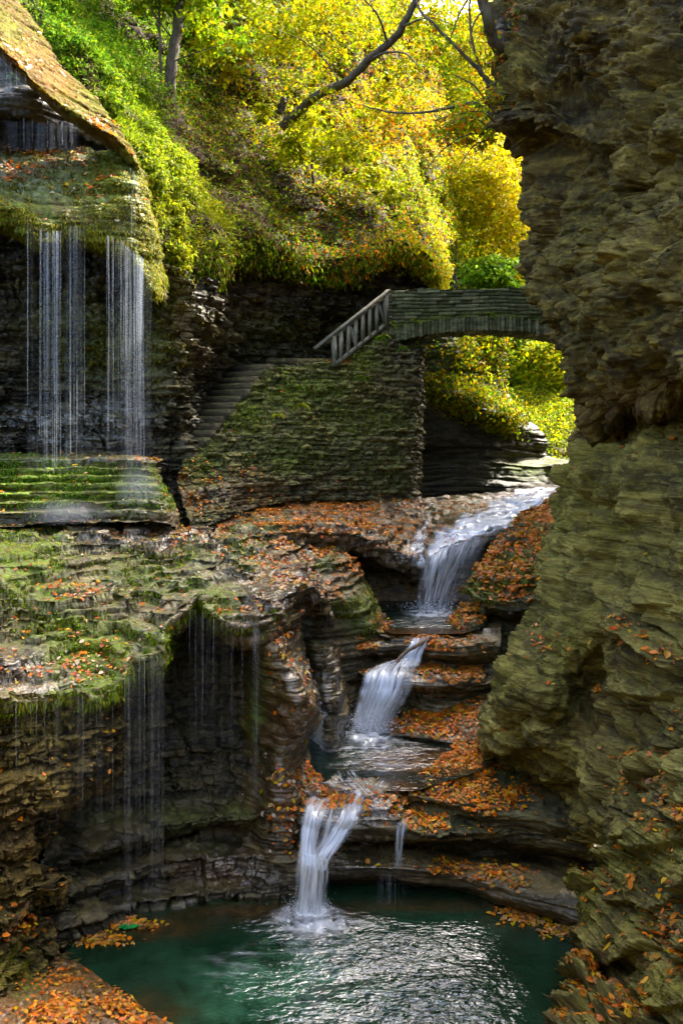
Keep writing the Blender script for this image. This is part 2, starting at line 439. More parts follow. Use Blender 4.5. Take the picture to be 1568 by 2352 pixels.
# ------------------------------------------------------------------ scattering
def sample(key, n, weight):
    P, N, u, v = SURF[key]
    c = 0.25 * (P[:-1, :-1] + P[1:, :-1] + P[1:, 1:] + P[:-1, 1:])
    e1 = P[1:, :-1] - P[:-1, :-1]; e2 = P[:-1, 1:] - P[:-1, :-1]
    area = np.linalg.norm(np.cross(e1, e2), axis=2)
    un, vn = UV(c); nn = N[:-1, :-1]
    w = (area * weight(un, vn, nn, c)).ravel(); w = np.maximum(w, 0)
    if w.sum() <= 0: return np.zeros((0, 3)), np.zeros((0, 3)), np.zeros(0), np.zeros(0)
    idx = RNG.choice(len(w), n, p=w / w.sum())
    r, q = np.unravel_index(idx, area.shape)
    a, b = RNG.random((2, n, 1))
    p = P[r, q] + a * e1[r, q] + b * e2[r, q]
    pu, pv = UV(p)
    return p, N[r, q], pu, pv
def leaf_arrays(p, axis, nrm, ln, wd, fold=0.25):
    """one folded four-cornered leaf per point; axis = direction of its length"""
    n = len(p); ln = np.broadcast_to(ln, (n,))[:, None]; wd = np.broadcast_to(wd, (n,))[:, None]
    axis = axis / (np.linalg.norm(axis, axis=1, keepdims=True) + 1e-9)
    side = np.cross(axis, nrm); side /= np.linalg.norm(side, axis=1, keepdims=True) + 1e-9
    up = np.cross(side, axis)
    b = p; t = p + axis * ln - up * ln * 0.12
    m = p + axis * ln * 0.45
    l = m + side * wd * 0.5 + up * wd * fold; r = m - side * wd * 0.5 + up * wd * fold
    V = np.stack([b, r, t, l], 1).reshape(-1, 3)
    Q = np.arange(4 * n).reshape(n, 4)
    return V, Q
def pick(cols, n, jit=0.15):
    cols = np.asarray(cols, float); c = cols[RNG.integers(0, len(cols), n)]
    return np.clip(c * (1 + jit * RNG.standard_normal((n, 1))) * (1 + 0.06 * RNG.standard_normal((n, 3))), 0.003, 0.95)
def rand_dir(n):
    d = RNG.standard_normal((n, 3)); return d / np.linalg.norm(d, axis=1, keepdims=True)
def foliage(name, p, axis, nrm, ln, wd, cols, mat, parent=None, fold=0.25, origin=None):
    V, Q = leaf_arrays(p, axis, nrm, ln, wd, fold)
    return make_mesh(name, V, Q, mat, parent, origin, {'Col': np.repeat(cols, 4, axis=0)}, smooth=False)

# ================================================================== MATERIALS
M_ROCK = rock_mat('shale', (0.045, 0.038, 0.018), (0.16, 0.135, 0.05), (0.36, 0.30, 0.14))
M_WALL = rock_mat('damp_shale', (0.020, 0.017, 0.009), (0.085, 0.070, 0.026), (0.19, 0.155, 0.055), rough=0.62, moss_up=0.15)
M_WET = rock_mat('wet_shale', (0.038, 0.028, 0.012), (0.145, 0.105, 0.038), (0.33, 0.25, 0.105), rough=0.55, moss_up=0.12, moss=(0.10, 0.14, 0.010), moss2=(0.20, 0.29, 0.012))
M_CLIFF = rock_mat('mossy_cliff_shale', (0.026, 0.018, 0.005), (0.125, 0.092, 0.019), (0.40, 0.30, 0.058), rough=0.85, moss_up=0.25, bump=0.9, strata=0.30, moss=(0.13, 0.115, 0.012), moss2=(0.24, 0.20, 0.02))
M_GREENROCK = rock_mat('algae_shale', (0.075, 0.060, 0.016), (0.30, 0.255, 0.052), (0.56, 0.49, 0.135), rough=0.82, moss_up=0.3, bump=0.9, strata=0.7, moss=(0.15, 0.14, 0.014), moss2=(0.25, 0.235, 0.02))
M_MASON = rock_mat('dry_stone', (0.036, 0.031, 0.012), (0.14, 0.118, 0.036), (0.31, 0.255, 0.09), rough=0.8, moss_up=0.5)
M_BRIDGE = rock_mat('bridge_stone', (0.06, 0.062, 0.035), (0.18, 0.18, 0.09), (0.33, 0.32, 0.18), rough=0.8, moss_up=0.5)
M_SLAB = rock_mat('golden_moss_slab', (0.030, 0.017, 0.002), (0.085, 0.045, 0.002), (0.12, 0.09, 0.003), moss=(0.13, 0.13, 0.004), moss2=(0.17, 0.20, 0.005), rough=0.9, warm=(0.20, 0.085, 0.004))
M_SOIL = rock_mat('forest_soil', (0.022, 0.015, 0.005), (0.050, 0.034, 0.008), (0.080, 0.056, 0.012), rough=0.9, moss_up=0.4)
M_LEAF = leaf_mat('leaves', 0.5, 0.6, 0.08)
M_DEAD = leaf_mat('dead_leaves', 0.25, 0.4, 0.3)
M_GRASS = leaf_mat('grass_blades', 0.45, 0.6, 0.12)
M_BARK = bark_mat('bark', (0.035, 0.024, 0.012), (0.10, 0.075, 0.042))
M_WOOD = bark_mat('weathered_rail_wood', (0.10, 0.10, 0.065), (0.21, 0.20, 0.14))
M_DRIFT = bark_mat('wet_driftwood', (0.10, 0.06, 0.035), (0.26, 0.18, 0.11))

YEL = (0.46, 0.39, 0.002); YEL2 = (0.35, 0.38, 0.002); YG = (0.21, 0.29, 0.003); GRN = (0.10, 0.21, 0.006); DGRN = (0.06, 0.13, 0.012)
ORA = (0.80, 0.23, 0.005); RUS = (0.50, 0.10, 0.006); BRN = (0.16, 0.075, 0.02); GOLD = (0.46, 0.29, 0.004); OLV = (0.13, 0.125, 0.006)
TAN = (0.50, 0.30, 0.12); DBR = (0.08, 0.035, 0.012)

# ================================================================== ROCK: the setting
# golden slab at the top of the left bank, with a dark recess under it
sheet('slab_terrain', 'slab', [
    [(-140, -180, 15.6), (45, -5, 15.6), (95, 75, 15.7), (150, 155, 15.8), (205, 215, 16.0), (270, 300, 16.2), (312, 362, 16.5), (335, 400, 17)],
    [(-130, -90, 14.5), (20, 50, 14.6), (80, 120, 14.8), (125, 180, 15.0), (180, 235, 15.3), (250, 300, 15.8), (306, 366, 16.2), (335, 405, 16.8)],
    [(-120, 10, 13.2), (0, 112, 13.5), (40, 152, 13.7), (70, 186, 13.9), (130, 235, 14.4), (200, 282, 14.9), (262, 316, 15.4), (318, 385, 15.9)],
    [(-120, 15, 13.3), (0, 117, 13.6), (40, 157, 13.8), (72, 192, 14.0), (132, 244, 14.5), (200, 291, 15.0), (262, 327, 15.5), (318, 397, 16)],
    [(-120, 22, 15.5), (0, 122, 15.8), (60, 181, 16.0), (132, 250, 16.2), (200, 296, 16.3), (262, 338, 16.4), (318, 408, 16.6)]],
    M_SLAB, 'sunlit slab covered in golden moss and wet leaves', moss=[(60, 60, 130, 60, 0.7), (220, 240, 90, 60, 0.8), (300, 370, 50, 60, 1)], warm=[(60, 120, 90, 50, .8), (120, 190, 70, 60, .9)], warm0=0.25,
    big=0.07, scales=((0.3, 0.05), (0.08, 0.025)), terr=0.5, ts=(0.12,), seed=3)
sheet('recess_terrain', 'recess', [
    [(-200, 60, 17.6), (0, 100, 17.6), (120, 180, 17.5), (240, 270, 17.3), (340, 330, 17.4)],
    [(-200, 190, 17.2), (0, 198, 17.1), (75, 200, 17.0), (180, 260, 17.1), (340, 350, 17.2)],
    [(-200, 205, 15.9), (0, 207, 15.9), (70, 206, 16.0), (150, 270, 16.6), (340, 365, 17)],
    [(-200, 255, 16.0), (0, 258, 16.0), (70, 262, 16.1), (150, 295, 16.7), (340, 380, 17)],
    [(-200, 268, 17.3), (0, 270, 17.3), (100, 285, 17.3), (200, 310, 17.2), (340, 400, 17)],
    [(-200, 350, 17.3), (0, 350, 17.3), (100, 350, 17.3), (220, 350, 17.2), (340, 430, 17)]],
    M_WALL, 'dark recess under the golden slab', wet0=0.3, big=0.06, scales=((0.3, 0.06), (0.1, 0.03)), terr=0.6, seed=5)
sheet('upper_ledge_terrain', 'ledge', [
    [(-200, 322, 17.2), (0, 328, 17.0), (100, 332, 16.9), (200, 322, 16.6), (280, 345, 16.3), (315, 385, 16.4), (345, 440, 17)],
    [(-200, 400, 15.4), (0, 400, 15.3), (100, 408, 15.3), (200, 415, 15.3), (270, 425, 15.3), (325, 455, 15.6), (352, 500, 16.6)],
    [(-200, 455, 14.4), (0, 475, 14.3), (55, 502, 14.4), (105, 536, 14.6), (150, 520, 14.8), (215, 530, 14.9), (270, 552, 15.0), (338, 600, 15.3), (368, 600, 16.5)],
    [(-200, 475, 14.5), (0, 495, 14.4), (55, 522, 14.5), (105, 554, 14.7), (150, 540, 14.9), (215, 548, 15.0), (270, 572, 15.1), (345, 640, 15.4), (380, 650, 16.5)],
    [(-200, 490, 16.6), (0, 510, 16.6), (55, 530, 16.7), (105, 556, 16.9), (150, 545, 17), (215, 552, 17), (270, 580, 17), (350, 660, 16.8), (390, 700, 17)]],
    M_WET, 'mossy rock ledge with wet leaves above the veil of falling water',
    moss=[(40, 500, 130, 50, 1), (150, 430, 260, 60, 0.65), (260, 420, 90, 130, 1), (320, 560, 60, 130, 1), (80, 360, 200, 25, .5)], wet=[(95, 425, 90, 28, 1), (60, 380, 140, 30, .7), (235, 430, 60, 40, .7), (310, 520, 30, 160, .6)],
    big=0.12, scales=((0.3, 0.08), (0.1, 0.04)), terr=0.8, ts=(0.22, 0.1), seed=7, lump=0.05)
# the long back wall of the gorge, behind the veil falls and over the stairs
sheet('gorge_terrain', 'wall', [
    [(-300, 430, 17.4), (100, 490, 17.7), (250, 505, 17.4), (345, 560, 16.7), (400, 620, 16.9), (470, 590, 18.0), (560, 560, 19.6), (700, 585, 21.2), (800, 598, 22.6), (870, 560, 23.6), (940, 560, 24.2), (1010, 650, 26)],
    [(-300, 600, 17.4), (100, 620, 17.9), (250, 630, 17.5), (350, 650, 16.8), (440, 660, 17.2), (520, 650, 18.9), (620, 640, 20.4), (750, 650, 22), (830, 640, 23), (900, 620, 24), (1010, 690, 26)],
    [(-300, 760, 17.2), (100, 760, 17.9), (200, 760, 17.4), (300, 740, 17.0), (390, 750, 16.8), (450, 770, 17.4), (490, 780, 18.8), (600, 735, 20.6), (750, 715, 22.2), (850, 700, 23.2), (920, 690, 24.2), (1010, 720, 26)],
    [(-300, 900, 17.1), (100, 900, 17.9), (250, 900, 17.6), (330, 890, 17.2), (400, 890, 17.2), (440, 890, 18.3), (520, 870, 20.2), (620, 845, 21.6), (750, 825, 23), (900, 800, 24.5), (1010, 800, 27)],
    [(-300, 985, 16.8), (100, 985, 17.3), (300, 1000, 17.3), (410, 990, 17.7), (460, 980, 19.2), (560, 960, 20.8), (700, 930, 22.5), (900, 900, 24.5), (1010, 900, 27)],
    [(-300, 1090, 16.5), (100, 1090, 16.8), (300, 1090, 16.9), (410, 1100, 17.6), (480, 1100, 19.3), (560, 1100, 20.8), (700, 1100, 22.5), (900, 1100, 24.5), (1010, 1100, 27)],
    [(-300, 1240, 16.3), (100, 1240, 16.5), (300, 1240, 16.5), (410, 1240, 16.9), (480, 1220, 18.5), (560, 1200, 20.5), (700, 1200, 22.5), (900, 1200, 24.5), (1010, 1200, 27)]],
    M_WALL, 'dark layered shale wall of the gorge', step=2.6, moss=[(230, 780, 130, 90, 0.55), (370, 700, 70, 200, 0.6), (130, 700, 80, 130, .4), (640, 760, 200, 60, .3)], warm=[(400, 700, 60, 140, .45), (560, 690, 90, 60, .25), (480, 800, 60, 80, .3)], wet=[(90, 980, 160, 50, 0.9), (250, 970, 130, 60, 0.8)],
    wet0=0.12, big=0.28, bigs=0.45, scales=((0.7, 0.16), (0.2, 0.08), (0.07, 0.035)), terr=0.5, seed=11, lump=0.0, block=0.4, cells=((0.7, 0.12, 1.8, 0.2), (0.25, 0.04, 2.0, 0)))
# stepped mossy block under the veil falls
rows_ = [[(-250, 1040, 17.2), (100, 1043, 17.2), (300, 1046, 17.1), (345, 1050, 17.0), (375, 1054, 17.2)]]
lips_ = [1056, 1076, 1094, 1112, 1132, 1153, 1174]; Yp_ = None
for i_, vl_ in enumerate(lips_ + [1204]):
    Yl_ = 15.3 - 0.24 * i_; ue_ = 332 + 7.5 * i_
    if Yp_:
        vb_ = 1000 + (vl_ - 1000) * Yl_ / Yp_
        rows_.append([(-250, vb_ - 2, Yp_ + .02), (150, vb_ - 1, Yp_ + .02), (300, vb_ - 1, Yp_ + .02), (ue_ - 5, vb_ + 1, Yp_ + .1), (ue_ + 34, vb_ + 10, 16.4)])
    rows_.append([(-250, vl_ - 1, Yl_), (60, vl_ + 1, Yl_ - .03), (150, vl_ - 1, Yl_ + .03), (240, vl_ + 1, Yl_ - .02), (ue_ - 25, vl_, Yl_), (ue_, vl_ + 3, Yl_ + .1), (ue_ + 32, vl_ + 14, 16.3)])
    Yp_ = Yl_
sheet('stepped_block_terrain', 'block', rows_,
    M_WET, 'stepped block of layered rock covered in bright green moss', step=2.2, moss=[(150, 1120, 300, 55, 1.0), (40, 1100, 150, 60, 1)], wet=[(320, 1150, 70, 60, 1), (150, 1055, 400, 8, .8), (200, 1185, 250, 18, .9)],
    big=0.04, bigs=1.4, scales=((0.2, 0.05), (0.045, 0.02)), terr=0, seed=13, lump=0.02, block=0.9)
# big left terrace
sheet('ledge_terrain', 'terrace', [
    [(-300, 1165, 14.4), (0, 1186, 14.2), (200, 1192, 14.2), (380, 1190, 14.6), (440, 1200, 15.8), (520, 1185, 17), (600, 1155, 18.4), (660, 1150, 19)],
    [(-300, 1225, 12.6), (0, 1222, 12.8), (200, 1222, 13.0), (390, 1225, 13.6), (470, 1220, 14.4), (560, 1205, 15.6), (650, 1200, 16.5), (720, 1225, 16.5)],
    [(-300, 1290, 11.5), (0, 1290, 11.5), (200, 1280, 11.9), (400, 1275, 12.7), (500, 1270, 13.3), (600, 1262, 14), (680, 1262, 14.6), (740, 1290, 15)],
    [(-300, 1420, 9.9), (0, 1430, 10.0), (150, 1420, 10.3), (300, 1385, 10.9), (420, 1330, 11.6), (550, 1325, 12.0), (640, 1300, 12.7), (705, 1310, 13.0), (760, 1350, 14)],
    [(-300, 1540, 8.9), (0, 1540, 9.1), (150, 1530, 9.4), (260, 1490, 9.8), (365, 1420, 10.3), (425, 1362, 10.9), (475, 1370, 10.9), (550, 1390, 10.9), (630, 1365, 11.3), (700, 1335, 12.0), (738, 1362, 12.2), (765, 1380, 13.6)],
    [(-300, 1600, 8.4), (0, 1604, 8.6), (40, 1614, 8.7), (170, 1592, 9.0), (240, 1600, 9.1), (285, 1560, 9.4), (305, 1524, 9.6), (375, 1496, 9.8), (380, 1445, 10.1), (425, 1400, 10.5), (462, 1366, 10.7), (485, 1402, 10.5), (550, 1435, 10.4), (588, 1432, 10.45), (635, 1408, 10.8), (668, 1350, 11.4), (702, 1346, 11.9), (742, 1376, 12.1), (768, 1400, 13.5)],
    [(-300, 1618, 8.5), (0, 1624, 8.7), (40, 1634, 8.8), (170, 1612, 9.1), (240, 1620, 9.2), (290, 1580, 9.5), (310, 1542, 9.7), (378, 1512, 9.9), (386, 1460, 10.2), (430, 1415, 10.6), (464, 1384, 10.8), (488, 1420, 10.6), (550, 1450, 10.5), (588, 1450, 10.55), (640, 1425, 10.9), (672, 1368, 11.5), (702, 1364, 12.0), (742, 1392, 12.2), (768, 1420, 13.5)],
    [(-300, 1625, 10.4), (0, 1630, 10.6), (170, 1618, 10.8), (240, 1626, 11.0), (300, 1590, 11.4), (378, 1525, 11.8), (430, 1430, 12.2), (488, 1430, 12.2), (588, 1462, 12.1), (660, 1400, 12.6), (742, 1410, 13), (768, 1440, 13.5)]],
    M_WET, 'broad stepped ledge with bright moss, leaves and wet shale', step=2.4,
    moss=[(60, 1260, 110, 130, 1.0), (110, 1330, 90, 50, 1.0), (170, 1420, 170, 45, .8), (210, 1480, 110, 80, 1.1), (250, 1540, 90, 60, 1.1), (120, 1585, 220, 30, 1), (330, 1310, 160, 60, .6), (350, 1470, 50, 80, .8), (500, 1375, 60, 60, .75), (560, 1250, 60, 50, .5), (440, 1290, 60, 60, .6)],
    wet=[(150, 1225, 220, 32, 1), (400, 1225, 160, 22, 1), (560, 1250, 90, 40, .9), (620, 1340, 80, 60, 1.2), (560, 1405, 120, 30, .9), (270, 1320, 70, 25, .8), (420, 1310, 160, 40, .8), (100, 1525, 180, 60, 1.1), (350, 1440, 60, 40, .9), (690, 1330, 60, 40, 1)], wet0=0.35, warm0=0.16,
    big=0.10, scales=((0.17, 0.07), (0.06, 0.035)), terr=1.0, ts=(0.2, 0.08), seed=17, lump=0.02, block=0.7)
# leaf-strewn slope below the masonry
sheet('leafy_slope_terrain', 'slope', [
    [(470, 1175, 17.6), (560, 1148, 18.4), (650, 1138, 19.2), (800, 1134, 19.8), (940, 1136, 20.6), (965, 1140, 21.5)],
    [(500, 1205, 16.2), (600, 1180, 16.8), (700, 1176, 17.4), (800, 1182, 17.8), (900, 1188, 18.2), (966, 1194, 18.6), (985, 1200, 20)],
    [(560, 1250, 14.9), (640, 1232, 15.2), (720, 1234, 15.6), (800, 1238, 16.0), (880, 1268, 16.3), (962, 1292, 16.5), (985, 1290, 17.5)],
    [(560, 1258, 15.0), (640, 1242, 15.3), (720, 1244, 15.7), (800, 1250, 16.1), (880, 1282, 16.4), (960, 1302, 16.6), (985, 1300, 17.5)],
    [(600, 1255, 16.8), (720, 1255, 17.2), (800, 1256, 17.8), (880, 1288, 18), (960, 1306, 18), (985, 1306, 18)],
    [(600, 1345, 16.6), (720, 1345, 17.0), (800, 1345, 17.5), (880, 1345, 17.7), (960, 1345, 17.7), (1040, 1330, 17.7)],
    [(600, 1430, 16.4), (720, 1430, 16.6), (800, 1430, 17.1), (880, 1430, 17.3), (960, 1430, 17.3), (1060, 1430, 17.3)]],
    M_WET, 'layered rock slope strewn with orange leaves under the stone wall', moss=[(620, 1200, 60, 40, .5)], warm=[(780, 1165, 160, 35, .8), (760, 1250, 200, 18, .4)], wet=[(930, 1260, 50, 50, 1), (860, 1215, 120, 20, .6)], wet0=.25, warm0=.2,
    big=0.08, scales=((0.15, 0.07), (0.06, 0.035)), terr=1.0, ts=(0.17, 0.07), seed=19, block=.5)
# rounded shoulder left of the upper pool
sheet('shoulder_terrain', 'shoulder', [
    [(640, 1215, 16), (720, 1240, 16), (790, 1266, 15.9), (836, 1306, 15.9), (864, 1368, 15.8), (905, 1420, 15.5), (950, 1456, 15.1)],
    [(650, 1270, 15), (720, 1285, 14.9), (784, 1300, 15.1), (826, 1335, 15.2), (856, 1385, 15.2), (895, 1432, 14.9), (948, 1466, 14.7)],
    [(660, 1340, 13.9), (740, 1360, 13.8), (790, 1385, 14.2), (835, 1425, 14.4), (868, 1450, 14.5), (900, 1462, 14.5), (948, 1474, 14.5)],
    [(665, 1370, 13.9), (740, 1384, 13.8), (790, 1410, 14.2), (835, 1446, 14.4), (868, 1466, 14.5), (900, 1474, 14.5), (948, 1484, 14.6)],
    [(670, 1480, 14.0), (740, 1480, 13.9), (800, 1490, 14.1), (840, 1495, 14.3), (880, 1500, 14.6), (955, 1510, 14.8)],
    [(670, 1590, 14.0), (740, 1590, 13.9), (790, 1600, 13.9), (830, 1600, 14.1), (880, 1600, 14.5), (955, 1600, 14.8)],
    [(670, 1760, 13.8), (740, 1740, 13.4), (790, 1720, 13.2), (830, 1715, 13.4), (880, 1715, 13.8), (955, 1715, 14)]],
    M_WET, 'rounded layered rock shoulder beside the upper pool', moss=[(835, 1400, 40, 60, .9), (790, 1390, 40, 40, .6), (720, 1280, 60, 30, .4)], wet=[(735, 1350, 60, 40, 1), (820, 1400, 60, 60, .6)], wet0=0.25,
    big=0.09, scales=((0.4, 0.10), (0.12, 0.05), (0.05, 0.02)), terr=0.9, ts=(0.13,), seed=23)
# bed of the upper stream and the first fall
sheet('streambed_terrain', 'bed', [
    [(930, 1150, 22.5), (1010, 1135, 22.5), (1100, 1127, 23.2), (1200, 1124, 24), (1330, 1118, 25)],
    [(940, 1175, 20.3), (1000, 1168, 20.2), (1080, 1160, 20.4), (1180, 1156, 20.8), (1300, 1150, 21)],
    [(945, 1235, 18.2), (990, 1232, 18.2), (1040, 1208, 18.4), (1100, 1190, 18.9), (1180, 1188, 19.1), (1280, 1185, 19.3)],
    [(945, 1300, 16.5), (966, 1296, 16.5), (1010, 1274, 16.8), (1060, 1254, 17.1), (1100, 1238, 17.4), (1140, 1226, 17.8), (1240, 1220, 18)],
    [(945, 1308, 16.6), (966, 1306, 16.6), (1010, 1284, 16.9), (1060, 1264, 17.2), (1100, 1248, 17.5), (1140, 1236, 17.9), (1240, 1230, 18)],
    [(945, 1320, 17.6), (1010, 1300, 17.8), (1060, 1280, 17.8), (1140, 1250, 18.0), (1240, 1240, 18)],
    [(940, 1430, 17.5), (1010, 1430, 17.5), (1060, 1430, 17.5), (1140, 1430, 17.5), (1240, 1430, 17.5)]],
    M_WET, 'rock bed of the stream above the first fall', wet0=0.6, moss=[(1060, 1165, 60, 30, .4)], big=0.07, scales=((0.25, 0.06), (0.08, 0.03)), terr=0.9, ts=(0.13,), seed=29)
# right bank terraces
sheet('right_bank_terrain', 'bank', [
    [(1275, 1118, 24), (1310, 1116, 24), (1420, 1110, 23)],
    [(1250, 1142, 20.8), (1300, 1140, 20.6), (1420, 1130, 20)],
    [(1188, 1180, 19.1), (1250, 1172, 18.9), (1400, 1165, 18.5)],
    [(1138, 1226, 17.6), (1210, 1218, 17.4), (1380, 1205, 17)],
    [(1108, 1285, 16.7), (1170, 1278, 16.5), (1360, 1255, 16)],
    [(1066, 1335, 16.1), (1100, 1330, 15.8), (1160, 1325, 15.6), (1340, 1300, 15)],
    [(1060, 1352, 16.0), (1095, 1378, 15.4), (1150, 1382, 15.1), (1330, 1345, 14.5)],
    [(1062, 1372, 16.1), (1098, 1392, 15.4), (1150, 1396, 15.1), (1330, 1362, 14.5)],
    [(1070, 1395, 16.0), (1104, 1410, 15.9), (1160, 1410, 15.9), (1330, 1380, 15.5)],
    [(1078, 1470, 15.6), (1104, 1470, 15.7), (1160, 1470, 15.6), (1330, 1440, 15.2)],
    [(1070, 1540, 15.0), (1104, 1540, 15.1), (1160, 1540, 15.0), (1330, 1500, 14.6)],
    [(1060, 1580, 14.6), (1104, 1585, 14.7), (1160, 1590, 14.4), (1330, 1590, 14)],
    [(1060, 1640, 14.4), (1104, 1640, 14.4), (1160, 1640, 14.2), (1330, 1640, 13.8)]],
    M_ROCK, 'terraced right bank thick with orange leaves', moss=[(1180, 1300, 70, 40, 1), (1110, 1330, 60, 50, .8), (1260, 1190, 40, 60, .6)], wet=[(1140, 1580, 90, 30, .5)],
    big=0.1, scales=((0.35, 0.09), (0.12, 0.05), (0.05, 0.02)), terr=0.95, ts=(0.2, 0.08), seed=31)
sheet('bank_step_terrain', 'bankstep', [
    [(1050, 1385, 16), (1075, 1375, 15.9), (1100, 1385, 15.8), (1125, 1400, 15.9)],
    [(1036, 1412, 15.6), (1060, 1410, 15.3), (1090, 1420, 15.2), (1120, 1430, 15.7)],
    [(1031, 1424, 15.4), (1058, 1440, 15.0), (1082, 1450, 15.0), (1110, 1455, 15.5)],
    [(1033, 1445, 15.4), (1058, 1458, 15.0), (1084, 1466, 15.0), (1112, 1470, 15.5)],
    [(1036, 1475, 15.2), (1060, 1480, 14.9), (1090, 1490, 15), (1115, 1495, 15.5)]],
    M_ROCK, 'small leaf-covered rock step at the edge of the upper pool', big=0.04, scales=((0.15, 0.05), (0.06, 0.02)), terr=0.8, seed=33)
# ledges round the second fall
sheet('middle_fall_terrain', 'mid', [
    [(800, 1440, 15.4), (900, 1446, 14.9), (960, 1455, 14.62), (1000, 1452, 14.7), (1060, 1442, 15.0), (1150, 1425, 15.5)],
    [(805, 1466, 14.8), (890, 1468, 14.55), (950, 1466, 14.45), (995, 1464, 14.4), (1060, 1462, 14.5), (1150, 1450, 14.9)],
    [(810, 1488, 14.3), (880, 1486, 14.3), (940, 1480, 14.3), (990, 1484, 14.1), (1060, 1482, 14.1), (1150, 1484, 14.4)],
    [(812, 1496, 14.35), (880, 1494, 14.35), (940, 1490, 14.35), (1000, 1500, 14.1), (1060, 1508, 14.05), (1150, 1505, 14.4)],
    [(815, 1502, 14.7), (880, 1500, 14.7), (940, 1506, 14.55), (1000, 1516, 14.35), (1060, 1522, 14.3), (1150, 1515, 14.6)],
    [(815, 1528, 14.6), (880, 1528, 14.5), (940, 1526, 14.3), (1000, 1532, 14.2), (1070, 1534, 14.2), (1150, 1530, 14.5)],
    [(825, 1540, 13.9), (880, 1540, 13.8), (945, 1545, 13.7), (1000, 1552, 13.6), (1070, 1550, 13.7), (1150, 1550, 14.2)],
    [(836, 1556, 13.75), (880, 1560, 13.55), (945, 1572, 13.45), (1000, 1578, 13.4), (1060, 1578, 13.5), (1150, 1570, 14.0)],
    [(830, 1580, 14.3), (880, 1585, 14.2), (945, 1588, 13.9), (1000, 1592, 13.7), (1060, 1590, 13.8), (1150, 1585, 14.1)],
    [(820, 1640, 14.2), (880, 1640, 14.1), (945, 1620, 13.8), (1000, 1612, 13.6), (1060, 1606, 13.7), (1150, 1605, 14.0)],
    [(800, 1730, 13.8), (880, 1720, 13.6), (940, 1700, 13.5), (1000, 1690, 13.4), (1060, 1690, 13.4), (1150, 1690, 13.6)]],
    M_WET, 'dark stepped ledges carrying the second fall', wet0=0.5, warm=[(860, 1512, 60, 18, 0.6)], wet=[(960, 1580, 80, 40, 1)], step=2.4,
    big=0.05, scales=((0.2, 0.06), (0.07, 0.03)), terr=0.9, ts=(0.1,), seed=37)
sheet('low_leaf_ledge_terrain', 'lowledge', [
    [(880, 1660, 13.5), (940, 1630, 13.7), (1040, 1606, 13.9), (1150, 1595, 13.9)],
    [(890, 1680, 13.1), (940, 1666, 13.2), (1040, 1650, 13.2), (1150, 1640, 13.2)],
    [(894, 1694, 12.95), (935, 1694, 12.85), (1000, 1702, 12.65), (1064, 1714, 12.5), (1150, 1706, 12.4)],
    [(894, 1704, 12.98), (935, 1704, 12.9), (1000, 1712, 12.7), (1064, 1724, 12.55), (1150, 1716, 12.5)],
    [(894, 1716, 13.1), (935, 1720, 13.0), (1000, 1730, 12.9), (1064, 1740, 12.8), (1150, 1740, 12.7)]],
    M_WET, 'low ledge heaped with rust coloured leaves beside the middle pool', wet0=.5, warm0=.2, big=0.05, scales=((0.15, 0.04), (0.06, 0.02)), terr=0.8, ts=(0.08,), seed=41)
# ribs between the left alcove and the channel
sheet('rib_terrain', 'rib', [
    [(545, 1436, 11.2), (575, 1438, 10.6), (600, 1432, 10.5), (640, 1412, 10.7), (668, 1400, 11.2), (700, 1400, 12.8)],
    [(550, 1500, 11.6), (590, 1500, 10.9), (615, 1500, 10.6), (642, 1500, 10.6), (662, 1502, 11.0), (690, 1500, 12.8)],
    [(555, 1560, 11.8), (592, 1560, 11.1), (630, 1560, 10.75), (668, 1556, 10.6), (684, 1560, 10.9), (705, 1560, 12.6)],
    [(555, 1630, 11.8), (595, 1630, 11.2), (640, 1630, 10.8), (688, 1628, 10.5), (705, 1632, 10.8), (722, 1640, 12.4)],
    [(560, 1700, 11.6), (600, 1705, 11.2), (630, 1712, 11.0), (660, 1705, 10.9), (680, 1692, 11.0), (705, 1700, 12.2)],
    [(560, 1750, 11.5), (595, 1755, 11.1), (618, 1750, 10.9), (645, 1740, 10.8), (670, 1745, 11.0), (720, 1760, 12.0)],
    [(555, 1830, 11.2), (585, 1832, 10.9), (612, 1830, 10.6), (650, 1820, 10.5), (690, 1830, 10.6), (730, 1840, 11.2)],
    [(550, 1920, 10.8), (585, 1925, 10.65), (618, 1925, 10.5), (650, 1930, 10.45), (685, 1930, 10.5), (720, 1930, 11.0)],
    [(550, 2010, 10.6), (590, 2012, 10.5), (630, 2010, 10.42), (660, 2008, 10.4), (690, 2008, 10.45), (720, 2008, 10.7)],
    [(550, 2130, 10.2), (590, 2130, 10.2), (630, 2130, 10.2), (660, 2130, 10.25), (690, 2130, 10.25), (720, 2130, 10.4)]],
    M_WET, 'bulging wet rock rib between the alcove and the channel', step=2.2, moss=[(585, 1640, 25, 90, .9), (615, 1530, 25, 60, .3)], warm=[(650, 1650, 40, 60, .55), (630, 1480, 30, 50, .5), (655, 1830, 35, 80, .6)],
    wet=[(670, 1590, 40, 120, 1.2), (640, 1480, 25, 60, .8), (640, 1760, 40, 40, 1.2), (630, 1870, 40, 90, .9)], wet0=.25,
    big=0.10, bigs=1.2, scales=((0.4, 0.06), (0.12, 0.035), (0.05, 0.015)), terr=0.5, seed=43)
